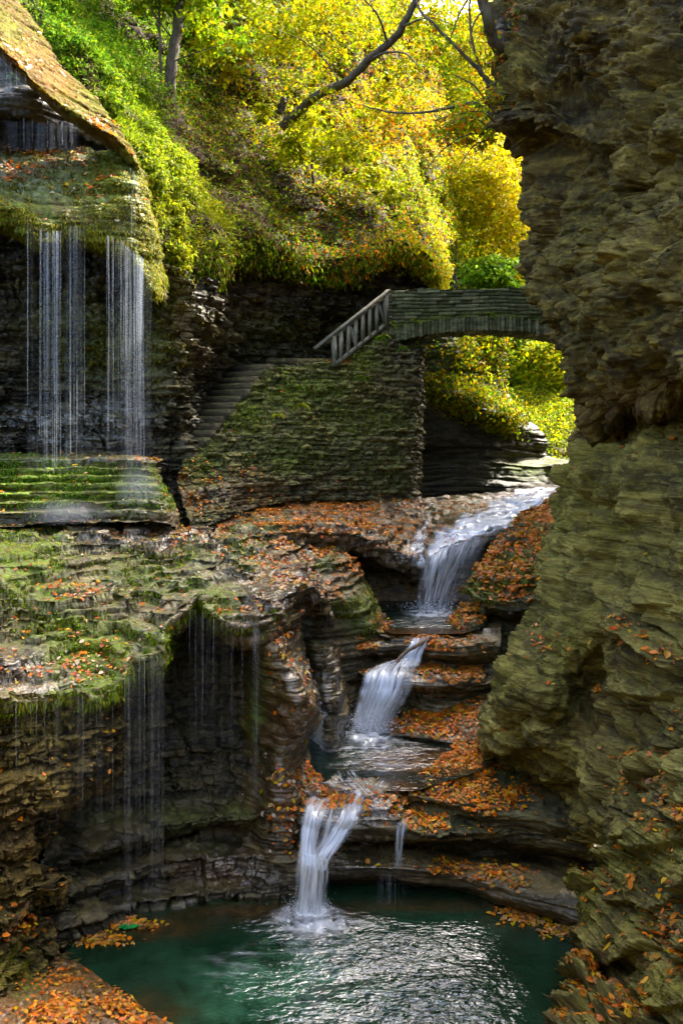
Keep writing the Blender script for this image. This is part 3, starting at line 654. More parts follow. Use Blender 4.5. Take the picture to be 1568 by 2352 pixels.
sheet('thin_rib_terrain', 'rib2', [
    [(660, 1450, 13.6), (690, 1462, 12.9), (718, 1468, 12.4), (738, 1484, 12.5), (790, 1480, 14.2)],
    [(665, 1520, 13.4), (700, 1530, 12.9), (735, 1530, 12.4), (752, 1536, 12.5), (800, 1540, 14.2)],
    [(670, 1590, 13.3), (715, 1600, 12.8), (752, 1605, 12.35), (768, 1608, 12.45), (810, 1610, 14)],
    [(670, 1640, 13.2), (720, 1640, 12.8), (760, 1640, 12.3), (776, 1642, 12.45), (815, 1650, 13.8)],
    [(670, 1680, 13.2), (715, 1680, 12.8), (752, 1678, 12.4), (766, 1678, 12.5), (800, 1690, 13.4)],
    [(670, 1780, 12.8), (715, 1780, 12.6), (764, 1740, 12.3), (782, 1730, 12.4), (815, 1730, 13.2)]],
    M_WET, 'thin wet rock rib standing in the channel', step=2.2, wet=[(750, 1560, 30, 120, 1.3), (775, 1690, 30, 50, 1.2)], wet0=.3, moss=[(720, 1480, 25, 20, .4)], big=0.07, bigs=1.5, scales=((0.3, 0.05), (0.1, 0.03)), terr=0.4, seed=47)
sheet('pool_rim_terrain', 'rim', [
    [(625, 1700, 11.6), (655, 1712, 11.6), (690, 1726, 11.7), (722, 1768, 11.5), (770, 1798, 11.3), (802, 1810, 11.3)],
    [(620, 1730, 11.0), (650, 1745, 11.05), (680, 1765, 11.1), (715, 1796, 11.1), (760, 1812, 11.05), (800, 1816, 11.1)],
    [(618, 1750, 10.9), (650, 1770, 10.9), (680, 1790, 10.9), (710, 1816, 10.9), (755, 1826, 10.9), (800, 1824, 11.0)],
    [(618, 1790, 11), (650, 1810, 10.9), (680, 1830, 10.9), (710, 1850, 10.85), (755, 1850, 10.9), (800, 1840, 11.0)]],
    M_WET, 'leaf-edged rock rim along the left of the middle pool', wet0=.8, warm0=.2, big=0.05, scales=((0.15, 0.04), (0.05, 0.02)), terr=0.8, ts=(0.1,), seed=49)
# right leaf ledge, then the bowl round the plunge pool
sheet('leaf_ledge_terrain', 'leafledge', [
    [(1050, 1690, 12.9), (1100, 1680, 12.9), (1160, 1690, 12.9), (1280, 1720, 12.9), (1420, 1740, 12.6)],
    [(1030, 1722, 12.2), (1080, 1735, 12.1), (1140, 1760, 12.0), (1270, 1800, 12), (1400, 1830, 11.8)],
    [(962, 1778, 11.55), (1030, 1780, 11.5), (1120, 1808, 11.4), (1220, 1836, 11.2), (1380, 1870, 10.8)],
    [(938, 1826, 10.95), (1000, 1838, 10.9), (1094, 1864, 10.8), (1170, 1876, 10.75), (1360, 1910, 10.3)],
    [(938, 1836, 10.97), (1000, 1848, 10.92), (1094, 1876, 10.82), (1170, 1890, 10.77), (1360, 1925, 10.3)],
    [(932, 1846, 11.0), (1000, 1862, 10.95), (1094, 1886, 10.9), (1170, 1902, 10.85), (1360, 1940, 10.5)],
    [(922, 1860, 10.75), (960, 1876, 10.65), (1010, 1888, 10.65), (1100, 1900, 10.75), (1170, 1912, 10.8), (1360, 1950, 10.5)],
    [(925, 1895, 10.5), (960, 1906, 10.4), (1016, 1914, 10.4), (1060, 1912, 10.6), (1170, 1924, 10.8), (1360, 1962, 10.5)],
    [(925, 1910, 10.6), (960, 1920, 10.6), (1016, 1926, 10.7), (1060, 1930, 11.1), (1170, 1940, 11.3), (1360, 1975, 11)]],
    M_ROCK, 'ledge heaped with orange leaves right of the middle pool', moss=[(1150, 1790, 60, 30, .5)], big=0.05, scales=((0.2, 0.05), (0.07, 0.03)), terr=0.85, ts=(0.09, 0.045), seed=53)
sheet('bowl_terrain', 'bowl', [
    [(660, 1790, 11.6), (780, 1780, 11.6), (860, 1780, 11.6), (950, 1785, 11.5), (1000, 1860, 11.4), (1200, 1915, 11.4), (1450, 1950, 10.6)],
    [(672, 1815, 11.0), (740, 1818, 11.0), (820, 1817, 11.0), (905, 1822, 10.95), (1010, 1890, 10.9), (1200, 1915, 11.0), (1450, 1950, 10.2)],
    [(680, 1856, 10.6), (740, 1866, 10.55), (830, 1872, 10.55), (920, 1892, 10.45), (1010, 1915, 10.6), (1200, 1930, 10.9), (1450, 1965, 10.2)],
    [(682, 1880, 10.55), (740, 1890, 10.5), (830, 1905, 10.45), (930, 1920, 10.45), (1020, 1930, 10.8), (1200, 1945, 11.2), (1450, 1975, 10.6)],
    [(682, 1920, 10.75), (740, 1930, 10.75), (840, 1925, 10.85), (940, 1935, 11.1), (1030, 1950, 11.3), (1200, 1962, 11.3), (1350, 1995, 10.8), (1450, 2010, 10.4)],
    [(684, 1950, 10.5), (740, 1955, 10.5), (840, 1958, 10.55), (940, 1958, 10.65), (1030, 1970, 10.65), (1130, 1985, 10.5), (1250, 2010, 10.3), (1350, 2040, 9.9), (1450, 2060, 9.6)],
    [(688, 1990, 10.3), (740, 1998, 10.3), (840, 1998, 10.3), (940, 2000, 10.28), (1040, 2018, 10.2), (1130, 2040, 10.05), (1230, 2070, 9.85), (1350, 2115, 9.5), (1450, 2140, 9.2)],
    [(688, 2004, 10.35), (740, 2012, 10.35), (840, 2012, 10.35), (940, 2014, 10.35), (1040, 2032, 10.28), (1130, 2054, 10.12), (1230, 2084, 9.92), (1350, 2130, 9.55), (1450, 2150, 9.3)],
    [(690, 2030, 10.8), (740, 2032, 10.9), (840, 2032, 10.95), (940, 2034, 10.9), (1040, 2050, 10.75), (1130, 2070, 10.5), (1230, 2100, 10.3), (1350, 2145, 9.9), (1450, 2170, 9.6)],
    [(690, 2120, 10.5), (740, 2120, 10.7), (840, 2120, 10.75), (940, 2120, 10.7), (1040, 2120, 10.6), (1130, 2130, 10.4), (1230, 2150, 10.2), (1350, 2180, 9.9), (1450, 2200, 9.6)]],
    M_WET, 'undercut wall of the round plunge pool', step=2.4, wet=[(820, 1860, 140, 40, 1.3), (860, 1975, 160, 30, .9), (760, 1950, 90, 80, .8), (1150, 2040, 150, 40, .5)], wet0=.3, warm=[(800, 1830, 120, 20, .6)],
    big=0.06, scales=((0.25, 0.07), (0.08, 0.035)), terr=0.8, ts=(0.1,), seed=59)
# left alcove
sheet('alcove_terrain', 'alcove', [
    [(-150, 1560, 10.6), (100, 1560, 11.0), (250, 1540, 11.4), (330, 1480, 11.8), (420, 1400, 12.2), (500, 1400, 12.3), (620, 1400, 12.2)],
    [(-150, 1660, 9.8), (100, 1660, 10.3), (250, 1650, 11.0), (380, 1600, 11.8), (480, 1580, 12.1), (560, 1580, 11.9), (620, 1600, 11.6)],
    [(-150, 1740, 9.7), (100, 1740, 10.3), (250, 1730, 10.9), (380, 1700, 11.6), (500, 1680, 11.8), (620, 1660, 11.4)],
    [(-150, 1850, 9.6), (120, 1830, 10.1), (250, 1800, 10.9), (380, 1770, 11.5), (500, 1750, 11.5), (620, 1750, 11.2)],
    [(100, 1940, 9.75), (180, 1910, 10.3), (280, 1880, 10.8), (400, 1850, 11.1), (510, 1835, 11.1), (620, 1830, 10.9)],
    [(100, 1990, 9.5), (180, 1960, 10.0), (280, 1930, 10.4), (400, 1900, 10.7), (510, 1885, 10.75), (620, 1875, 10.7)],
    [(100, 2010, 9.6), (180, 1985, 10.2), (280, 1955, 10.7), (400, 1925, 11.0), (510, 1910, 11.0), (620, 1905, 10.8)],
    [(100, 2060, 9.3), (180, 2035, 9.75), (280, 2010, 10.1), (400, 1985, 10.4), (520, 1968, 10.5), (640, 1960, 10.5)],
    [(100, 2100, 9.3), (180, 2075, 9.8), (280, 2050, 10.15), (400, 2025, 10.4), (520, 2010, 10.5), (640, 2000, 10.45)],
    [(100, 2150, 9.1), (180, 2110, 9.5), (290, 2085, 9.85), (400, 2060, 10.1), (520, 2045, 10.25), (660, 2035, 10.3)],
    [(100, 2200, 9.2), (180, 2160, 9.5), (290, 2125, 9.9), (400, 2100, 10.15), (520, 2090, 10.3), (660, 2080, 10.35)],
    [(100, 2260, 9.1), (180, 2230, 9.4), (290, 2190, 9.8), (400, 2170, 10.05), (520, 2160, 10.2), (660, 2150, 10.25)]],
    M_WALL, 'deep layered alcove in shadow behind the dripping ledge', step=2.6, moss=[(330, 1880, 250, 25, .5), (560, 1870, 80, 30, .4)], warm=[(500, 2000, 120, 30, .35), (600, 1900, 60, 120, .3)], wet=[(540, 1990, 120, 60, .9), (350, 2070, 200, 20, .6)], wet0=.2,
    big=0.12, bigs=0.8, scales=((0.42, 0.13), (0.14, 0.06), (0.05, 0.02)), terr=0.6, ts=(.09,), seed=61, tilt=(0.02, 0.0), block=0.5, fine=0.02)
# left foreground wall
sheet('foreground_wall_terrain', 'leftfg', [
    [(-250, 1585, 8.5), (50, 1600, 8.8), (180, 1585, 9.1), (268, 1580, 9.4), (300, 1580, 10.6)],
    [(-250, 1690, 8.4), (50, 1690, 8.7), (160, 1690, 8.95), (250, 1690, 9.2), (285, 1690, 10.5)],
    [(-250, 1760, 8.4), (50, 1768, 8.65), (160, 1762, 8.85), (246, 1752, 9.1), (270, 1765, 10.3)],
    [(-250, 1840, 8.3), (30, 1845, 8.5), (110, 1840, 8.7), (180, 1826, 9.0), (200, 1840, 10)],
    [(-250, 1930, 8.2), (0, 1930, 8.4), (50, 1925, 8.6), (98, 1916, 8.9), (116, 1930, 9.8)],
    [(-250, 1990, 8.1), (-10, 1990, 8.3), (25, 1985, 8.5), (66, 1980, 8.8), (90, 1990, 9.6)],
    [(-250, 2030, 8.1), (20, 2030, 8.3), (70, 2022, 8.5), (132, 2018, 8.75), (150, 2030, 9.5)],
    [(-250, 2070, 8.1), (20, 2070, 8.3), (70, 2066, 8.5), (128, 2064, 8.8), (142, 2070, 9.5)],
    [(-250, 2120, 8), (20, 2120, 8.2), (60, 2116, 8.5), (106, 2112, 8.8), (122, 2120, 9.5)],
    [(-250, 2200, 7.8), (20, 2200, 8.2), (75, 2192, 8.6), (120, 2186, 9.0), (140, 2200, 9.5)],
    [(-250, 2300, 7.5), (20, 2280, 7.9), (80, 2260, 8.4), (130, 2240, 8.8), (160, 2240, 9.2)]],
    M_CLIFF, 'brown layered wall at the left edge beside the pool', step=2.2, moss=[(40, 2220, 60, 80, .8), (120, 1660, 120, 40, .3)], warm=[(60, 1900, 120, 120, .25), (50, 2140, 40, 40, .4)], wet=[(60, 2160, 60, 60, .4)],
    big=0.09, bigs=1.0, scales=((0.3, 0.10), (0.11, 0.055), (0.04, 0.02)), terr=0.7, ts=(0.1,), seed=67, lump=0.0, block=0.5, cells=((0.4, 0.06, 2.2, 0),))
sheet('shore_slab_terrain', 'shore', [
    [(-60, 2200, 8.6), (40, 2190, 8.9), (100, 2180, 9.2), (150, 2176, 9.5)],
    [(-60, 2260, 8.0), (40, 2240, 8.3), (110, 2210, 8.8), (186, 2200, 9.15)],
    [(-60, 2330, 7.4), (60, 2300, 7.7), (150, 2264, 8.2), (222, 2236, 8.8)],
    [(-60, 2430, 6.9), (90, 2370, 7.2), (220, 2320, 7.8), (330, 2312, 8.3)],
    [(-60, 2600, 6.3), (150, 2480, 6.7), (300, 2420, 7.3), (450, 2372, 7.95)],
    [(-60, 2800, 5.6), (200, 2620, 6.1), (400, 2520, 6.6), (600, 2470, 7.4)]],
    M_WET, 'sloping brown slab of shore covered in wet leaves', step=2.4, warm0=0.6, wet0=.5, wet=[(220, 2290, 120, 50, .9)], moss=[(60, 2250, 40, 40, .5)], big=0.04, scales=((0.15, 0.03),), terr=0.5, ts=(0.07,), seed=71)
# right cliff: great overhang above, mossy face below
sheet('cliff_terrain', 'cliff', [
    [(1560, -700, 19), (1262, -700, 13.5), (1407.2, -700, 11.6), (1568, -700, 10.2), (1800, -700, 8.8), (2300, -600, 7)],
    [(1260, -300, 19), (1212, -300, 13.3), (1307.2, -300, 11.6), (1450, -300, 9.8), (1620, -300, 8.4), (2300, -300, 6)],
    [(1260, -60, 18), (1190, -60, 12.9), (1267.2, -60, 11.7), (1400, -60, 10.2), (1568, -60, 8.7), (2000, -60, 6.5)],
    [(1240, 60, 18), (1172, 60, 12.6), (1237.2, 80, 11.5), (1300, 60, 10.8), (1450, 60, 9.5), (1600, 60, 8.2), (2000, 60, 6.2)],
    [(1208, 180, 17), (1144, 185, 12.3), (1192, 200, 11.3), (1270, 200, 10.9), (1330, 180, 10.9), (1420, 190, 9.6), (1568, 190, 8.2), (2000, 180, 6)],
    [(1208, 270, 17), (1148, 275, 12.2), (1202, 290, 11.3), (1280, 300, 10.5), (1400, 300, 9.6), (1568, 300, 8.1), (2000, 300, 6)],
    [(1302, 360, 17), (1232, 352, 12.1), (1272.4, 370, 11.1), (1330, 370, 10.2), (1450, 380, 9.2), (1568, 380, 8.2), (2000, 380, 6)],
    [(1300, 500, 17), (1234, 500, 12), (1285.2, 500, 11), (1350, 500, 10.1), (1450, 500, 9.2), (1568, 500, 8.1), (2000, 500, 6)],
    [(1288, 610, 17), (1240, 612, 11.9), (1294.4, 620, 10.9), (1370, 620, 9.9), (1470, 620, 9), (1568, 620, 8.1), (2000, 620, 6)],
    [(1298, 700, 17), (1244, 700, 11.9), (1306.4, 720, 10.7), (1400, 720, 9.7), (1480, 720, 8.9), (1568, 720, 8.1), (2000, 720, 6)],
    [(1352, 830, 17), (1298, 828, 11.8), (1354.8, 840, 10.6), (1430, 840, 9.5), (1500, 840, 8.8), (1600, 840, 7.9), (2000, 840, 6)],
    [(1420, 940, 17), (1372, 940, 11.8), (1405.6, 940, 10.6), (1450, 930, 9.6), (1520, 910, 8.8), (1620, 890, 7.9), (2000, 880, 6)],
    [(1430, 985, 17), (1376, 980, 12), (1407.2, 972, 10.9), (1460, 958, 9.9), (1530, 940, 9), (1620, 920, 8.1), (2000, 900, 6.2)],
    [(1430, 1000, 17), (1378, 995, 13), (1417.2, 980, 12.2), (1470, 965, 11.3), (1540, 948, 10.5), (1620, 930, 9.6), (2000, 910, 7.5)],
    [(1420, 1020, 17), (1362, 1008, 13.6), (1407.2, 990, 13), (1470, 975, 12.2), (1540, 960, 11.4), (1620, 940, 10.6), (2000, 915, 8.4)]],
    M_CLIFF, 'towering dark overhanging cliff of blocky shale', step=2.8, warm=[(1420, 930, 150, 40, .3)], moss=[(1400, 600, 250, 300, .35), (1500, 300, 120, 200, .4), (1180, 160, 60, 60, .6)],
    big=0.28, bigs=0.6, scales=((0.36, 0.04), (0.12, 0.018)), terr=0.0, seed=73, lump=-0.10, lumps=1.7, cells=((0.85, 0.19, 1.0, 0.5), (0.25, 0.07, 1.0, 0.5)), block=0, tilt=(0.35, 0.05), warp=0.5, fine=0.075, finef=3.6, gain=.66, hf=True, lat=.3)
tr_ = SURF['cliff'][0][0]; tr_ = np.concatenate([np.array([9.5, 24.0, 13.0]) * (1 - np.linspace(0, 1, 40))[:, None] + tr_[0] * np.linspace(0, 1, 40)[:, None], tr_[1:]]); G_ = np.stack([tr_ + np.array([24.0, 5.0, 0.6]) * t for t in np.linspace(0, 1, 24)]); G_[..., 2] += .2 * fbm(G_ * .6, 3, 76); z_ = np.zeros(G_[..., 0].size)  # unseen cap, added so sunlight cannot leak through the hollow cliff
tag(make_mesh('unseen_cap_terrain', G_.reshape(-1, 3), grid_faces(*G_.shape[:2]), M_CLIFF, None, None, {'moss': z_ + 1, 'wet': z_, 'warm': z_, 'tone': z_}), 'unseen cap added over the right cliff to keep the sun out behind it', None, None, 'structure')
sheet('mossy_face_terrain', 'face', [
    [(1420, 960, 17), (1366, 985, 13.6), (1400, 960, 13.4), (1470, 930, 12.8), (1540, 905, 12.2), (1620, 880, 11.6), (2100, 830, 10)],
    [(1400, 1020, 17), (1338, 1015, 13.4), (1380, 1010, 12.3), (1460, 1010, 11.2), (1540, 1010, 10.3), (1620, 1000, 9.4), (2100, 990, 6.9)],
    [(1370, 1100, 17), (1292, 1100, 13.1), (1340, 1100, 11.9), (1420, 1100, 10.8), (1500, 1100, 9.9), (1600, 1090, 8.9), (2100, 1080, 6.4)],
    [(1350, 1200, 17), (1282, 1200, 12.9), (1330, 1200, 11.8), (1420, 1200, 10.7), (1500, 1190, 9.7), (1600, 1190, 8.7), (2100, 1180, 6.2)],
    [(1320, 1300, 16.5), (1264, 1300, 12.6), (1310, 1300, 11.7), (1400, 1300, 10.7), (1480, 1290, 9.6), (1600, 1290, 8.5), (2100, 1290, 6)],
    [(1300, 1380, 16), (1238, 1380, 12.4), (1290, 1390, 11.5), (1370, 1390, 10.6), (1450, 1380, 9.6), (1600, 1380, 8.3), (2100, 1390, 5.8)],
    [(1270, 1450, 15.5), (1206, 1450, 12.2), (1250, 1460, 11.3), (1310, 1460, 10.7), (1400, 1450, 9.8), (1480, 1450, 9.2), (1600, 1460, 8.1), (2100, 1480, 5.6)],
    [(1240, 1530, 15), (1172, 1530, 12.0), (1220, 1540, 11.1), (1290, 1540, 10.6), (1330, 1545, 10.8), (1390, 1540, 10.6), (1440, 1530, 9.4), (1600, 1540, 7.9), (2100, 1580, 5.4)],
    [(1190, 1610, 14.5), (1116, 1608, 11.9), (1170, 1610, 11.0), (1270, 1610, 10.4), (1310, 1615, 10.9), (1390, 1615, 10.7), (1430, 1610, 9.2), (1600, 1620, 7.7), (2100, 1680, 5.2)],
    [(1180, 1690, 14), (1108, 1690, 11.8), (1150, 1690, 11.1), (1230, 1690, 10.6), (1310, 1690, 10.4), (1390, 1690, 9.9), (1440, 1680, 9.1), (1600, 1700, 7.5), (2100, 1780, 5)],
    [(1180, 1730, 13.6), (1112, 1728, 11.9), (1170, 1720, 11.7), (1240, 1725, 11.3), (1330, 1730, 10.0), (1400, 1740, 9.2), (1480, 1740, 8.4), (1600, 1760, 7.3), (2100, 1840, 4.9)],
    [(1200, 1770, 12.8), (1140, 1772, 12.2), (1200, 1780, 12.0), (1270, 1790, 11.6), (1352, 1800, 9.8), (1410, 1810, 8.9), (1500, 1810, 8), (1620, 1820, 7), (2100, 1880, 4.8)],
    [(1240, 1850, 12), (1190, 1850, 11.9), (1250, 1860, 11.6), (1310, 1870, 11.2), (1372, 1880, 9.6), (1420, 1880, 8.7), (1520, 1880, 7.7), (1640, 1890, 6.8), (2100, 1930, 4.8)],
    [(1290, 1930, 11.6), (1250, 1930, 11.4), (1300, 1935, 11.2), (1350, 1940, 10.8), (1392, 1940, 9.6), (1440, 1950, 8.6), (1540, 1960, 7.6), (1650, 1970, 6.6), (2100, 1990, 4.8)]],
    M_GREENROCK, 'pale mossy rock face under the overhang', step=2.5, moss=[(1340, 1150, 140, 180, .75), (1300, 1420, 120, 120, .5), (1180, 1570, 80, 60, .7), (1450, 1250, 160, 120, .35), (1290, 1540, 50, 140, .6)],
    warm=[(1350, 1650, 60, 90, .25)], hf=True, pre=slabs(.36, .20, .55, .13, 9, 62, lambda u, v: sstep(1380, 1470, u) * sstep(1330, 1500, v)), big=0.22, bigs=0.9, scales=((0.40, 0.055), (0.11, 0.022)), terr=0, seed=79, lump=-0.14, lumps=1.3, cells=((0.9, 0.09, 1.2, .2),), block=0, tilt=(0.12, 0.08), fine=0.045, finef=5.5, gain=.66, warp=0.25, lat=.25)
sheet('unseen_cliff_screen_terrain', 'cliffscreen', [  # hidden sheet added as a sun block; its height sets the shadow line
    [(1560, -640, 18.5), (1500, -560, 21), (1440, -420, 25), (1420, -230, 30), (1440, -100, 34)],
    [(1255, -60, 17.6), (1330, 0, 20), (1380, 20, 25), (1400, 50, 30), (1420, 60, 34)],
    [(1255, 360, 16.8), (1330, 380, 20), (1390, 380, 25), (1410, 380, 30)],
    [(1325, 700, 16.8), (1370, 700, 20), (1420, 700, 25), (1440, 700, 29)],
    [(1420, 940, 16.8), (1430, 940, 20), (1450, 940, 25), (1460, 940, 29)],
    [(1370, 1090, 16.8), (1390, 1090, 20), (1420, 1080, 25), (1450, 1080, 29)],
    [(1320, 1300, 16.4), (1350, 1280, 19), (1420, 1240, 23), (1450, 1200, 27)]],
    M_CLIFF, 'unseen extension of the right cliff, added upstream to block the sun', step=6, big=0.4, seed=75, block=1.0)
sheet('foreground_rock_terrain', 'rightfg', [
    [(1470, 1760, 10), (1480, 1770, 9.3), (1500, 1765, 8.6), (1568, 1745, 7.8), (1700, 1720, 6.9), (2100, 1700, 5)],
    [(1440, 1840, 10.4), (1430, 1850, 9.2), (1470, 1840, 8.3), (1568, 1810, 7.3), (1700, 1780, 6.4), (2100, 1760, 4.6)],
    [(1430, 1900, 10.4), (1393, 1908, 9.2), (1430, 1910, 8.5), (1500, 1890, 7.6), (1600, 1870, 6.7), (1750, 1850, 5.8), (2100, 1850, 4.4)],
    [(1420, 1960, 10.2), (1368, 1958, 9.1), (1410, 1965, 8.3), (1470, 1960, 7.6), (1568, 1950, 6.7), (1750, 1930, 5.5), (2100, 1930, 4.2)],
    [(1400, 2010, 10), (1337, 2010, 9.0), (1385, 2020, 8.3), (1440, 2025, 7.8), (1520, 2030, 6.9), (1600, 2030, 6.2), (2100, 2030, 4)],
    [(1380, 2065, 9.9), (1319, 2068, 9.0), (1360, 2075, 8.3), (1400, 2085, 8.0), (1470, 2095, 7.3), (1568, 2100, 6.3), (2100, 2120, 3.9)],
    [(1400, 2125, 9.8), (1340, 2125, 8.9), (1370, 2130, 8.2), (1410, 2140, 7.9), (1470, 2150, 7.0), (1568, 2160, 6.1), (2100, 2200, 3.8)],
    [(1380, 2160, 9.7), (1322, 2155, 8.9), (1350, 2165, 8.2), (1400, 2180, 7.9), (1440, 2190, 7.4), (1490, 2205, 6.6), (1568, 2220, 5.9), (2100, 2270, 3.7)],
    [(1380, 2205, 9.5), (1322, 2202, 8.6), (1346, 2210, 8.0), (1380, 2216, 8.2), (1440, 2226, 8.0), (1490, 2250, 6.7), (1568, 2280, 5.7), (2100, 2350, 3.6)],
    [(1370, 2245, 9.2), (1308, 2242, 8.3), (1336, 2250, 7.7), (1380, 2256, 7.6), (1440, 2265, 7.6), (1500, 2300, 6.5), (1580, 2330, 5.5), (2100, 2420, 3.5)],
    [(1340, 2300, 8.9), (1284, 2292, 8.0), (1320, 2300, 7.3), (1370, 2310, 6.9), (1440, 2330, 6.6), (1520, 2350, 6.0), (1620, 2400, 5.2), (2100, 2500, 3.4)],
    [(1310, 2360, 8.4), (1252, 2356, 7.6), (1300, 2370, 6.9), (1370, 2380, 6.5), (1460, 2400, 6.1), (1560, 2430, 5.5), (1680, 2480, 4.8), (2100, 2600, 3.3)],
    [(1250, 2500, 7.6), (1180, 2500, 6.9), (1250, 2520, 6.4), (1350, 2520, 6.0), (1460, 2540, 5.6), (1600, 2600, 5.0), (2100, 2700, 3.2)]],
    M_GREENROCK, 'tilted blocks of mossy shale in the right foreground', step=2.2, moss=[(1420, 1960, 60, 60, .7), (1350, 2060, 40, 80, .8), (1500, 1960, 90, 60, .4), (1440, 2120, 50, 60, .4), (1540, 2270, 60, 60, .6)],
    warm=[(1410, 2190, 30, 20, .4)], hf=True, pre=slabs(.27, .20, .48, .15, 5), big=0.05, bigs=1.1, scales=((0.16, 0.03), (0.05, 0.012)), terr=0, seed=83, lump=0.0, block=0, cells=((0.3, 0.03, 1.5, .9),), tilt=(1.0, 0.25), warp=0.2, fine=0.022, finef=7, gain=.62, lat=.25)
# beyond the bridge
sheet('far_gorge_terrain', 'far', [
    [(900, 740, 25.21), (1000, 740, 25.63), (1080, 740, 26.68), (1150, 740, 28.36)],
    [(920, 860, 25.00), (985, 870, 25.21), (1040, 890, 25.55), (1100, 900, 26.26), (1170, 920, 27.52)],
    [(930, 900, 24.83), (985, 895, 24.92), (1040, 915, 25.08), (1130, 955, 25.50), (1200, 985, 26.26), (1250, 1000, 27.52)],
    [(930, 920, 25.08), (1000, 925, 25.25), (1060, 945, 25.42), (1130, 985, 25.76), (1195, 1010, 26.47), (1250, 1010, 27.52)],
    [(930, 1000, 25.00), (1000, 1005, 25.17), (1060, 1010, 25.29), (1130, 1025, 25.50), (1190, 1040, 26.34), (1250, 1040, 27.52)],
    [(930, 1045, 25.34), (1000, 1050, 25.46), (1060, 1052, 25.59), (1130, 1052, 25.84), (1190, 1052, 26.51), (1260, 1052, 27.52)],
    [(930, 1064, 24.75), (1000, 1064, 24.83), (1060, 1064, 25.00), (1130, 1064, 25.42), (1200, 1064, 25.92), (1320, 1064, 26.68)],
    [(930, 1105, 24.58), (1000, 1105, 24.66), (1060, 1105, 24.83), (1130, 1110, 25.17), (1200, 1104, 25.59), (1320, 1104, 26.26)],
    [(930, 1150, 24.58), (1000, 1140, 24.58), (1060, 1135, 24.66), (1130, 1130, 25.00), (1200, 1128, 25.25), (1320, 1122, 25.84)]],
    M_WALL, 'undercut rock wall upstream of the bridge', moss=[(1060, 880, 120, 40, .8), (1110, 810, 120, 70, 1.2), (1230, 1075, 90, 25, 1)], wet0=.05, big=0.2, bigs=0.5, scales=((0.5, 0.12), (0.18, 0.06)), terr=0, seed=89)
sheet('far_steps_terrain', 'farsteps', [
    [(1160, 900, 36), (1230, 890, 36), (1330, 880, 36), (1460, 860, 35)],
    [(1170, 965, 32.5), (1240, 950, 33), (1330, 930, 33), (1460, 920, 32)],
    [(1210, 1000, 30.5), (1260, 1000, 30.5), (1340, 990, 31), (1460, 980, 30)],
    [(1240, 1020, 30), (1280, 1025, 29.6), (1340, 1020, 29.6), (1460, 1010, 29)],
    [(1262, 1052, 29.4), (1290, 1055, 29.2), (1340, 1052, 29), (1460, 1050, 28.5)],
    [(1170, 1066, 28.5), (1220, 1064, 28.4), (1290, 1066, 28.2), (1340, 1066, 28), (1460, 1066, 27.5)],
    [(1175, 1100, 26.6), (1220, 1104, 26.2), (1290, 1106, 26), (1340, 1106, 25.6), (1460, 1106, 25)],
    [(1180, 1128, 25), (1260, 1126, 24.5), (1340, 1126, 24), (1460, 1126, 23.5)]],
    M_ROCK, 'sunlit stepped rock ledges upstream', moss=[(1230, 1080, 110, 30, 1.2), (1290, 960, 80, 70, .8)], wet=[(1320, 960, 40, 60, 1)], big=0.12, scales=((0.3, 0.08), (0.12, 0.05)), terr=.95, ts=(0.25, 0.1), seed=97)

# the gorge bends round behind the viewpoint: unseen walls and floor put there to shut out the low light
def bend(name, pts, zt, zb, label, mat, seed):
    n_, m_ = 90, 60
    q_ = hermite(np.array(pts, float), n_)
    G = np.zeros((m_, n_, 3)); t_ = np.linspace(0, 1, m_)[:, None]
    G[..., 0] = q_[None, :, 0]; G[..., 1] = q_[None, :, 1]; G[..., 2] = zt * (1 - t_) + zb * t_
    G, tn_ = displace(G, big=.5, bigs=.4, scales=((.8, .25), (.25, .1)), terr=0, seed=seed, block=1.0)
    z_ = np.zeros(tn_.size)
    tag(make_mesh(name, G.reshape(-1, 3), grid_faces(m_, n_), mat, None, None, {'moss': z_ + .3, 'wet': z_, 'warm': z_, 'tone': tn_.ravel()}), label, None, None, 'structure')
bend('unseen_bend_terrain', [(-6.5, 9.5), (-7.0, 6), (-6.5, 1), (-5, -4), (0, -7), (5, -4), (6.5, 0), (7.0, 3.5), (8.5, 6)], 3.2, -7.5, 'unseen gorge walls bending round behind the viewpoint to shut out low light', M_CLIFF, 131)
g_ = np.stack(np.meshgrid(np.linspace(-8, 9, 60), np.linspace(-9, 9.5, 60)), -1); g_ = np.concatenate([g_, np.full(g_.shape[:2] + (1,), -6.6)], -1)
g_[..., 2] += .15 * fbm(g_ * .8, 3, 133); z_ = np.zeros(3600)
tag(make_mesh('gorge_floor', g_.reshape(-1, 3), grid_faces(60, 60), M_WET, None, None, {'moss': z_, 'wet': z_ + .3, 'warm': z_, 'tone': z_}), 'rock floor of the gorge under the pool', None, None, 'structure')
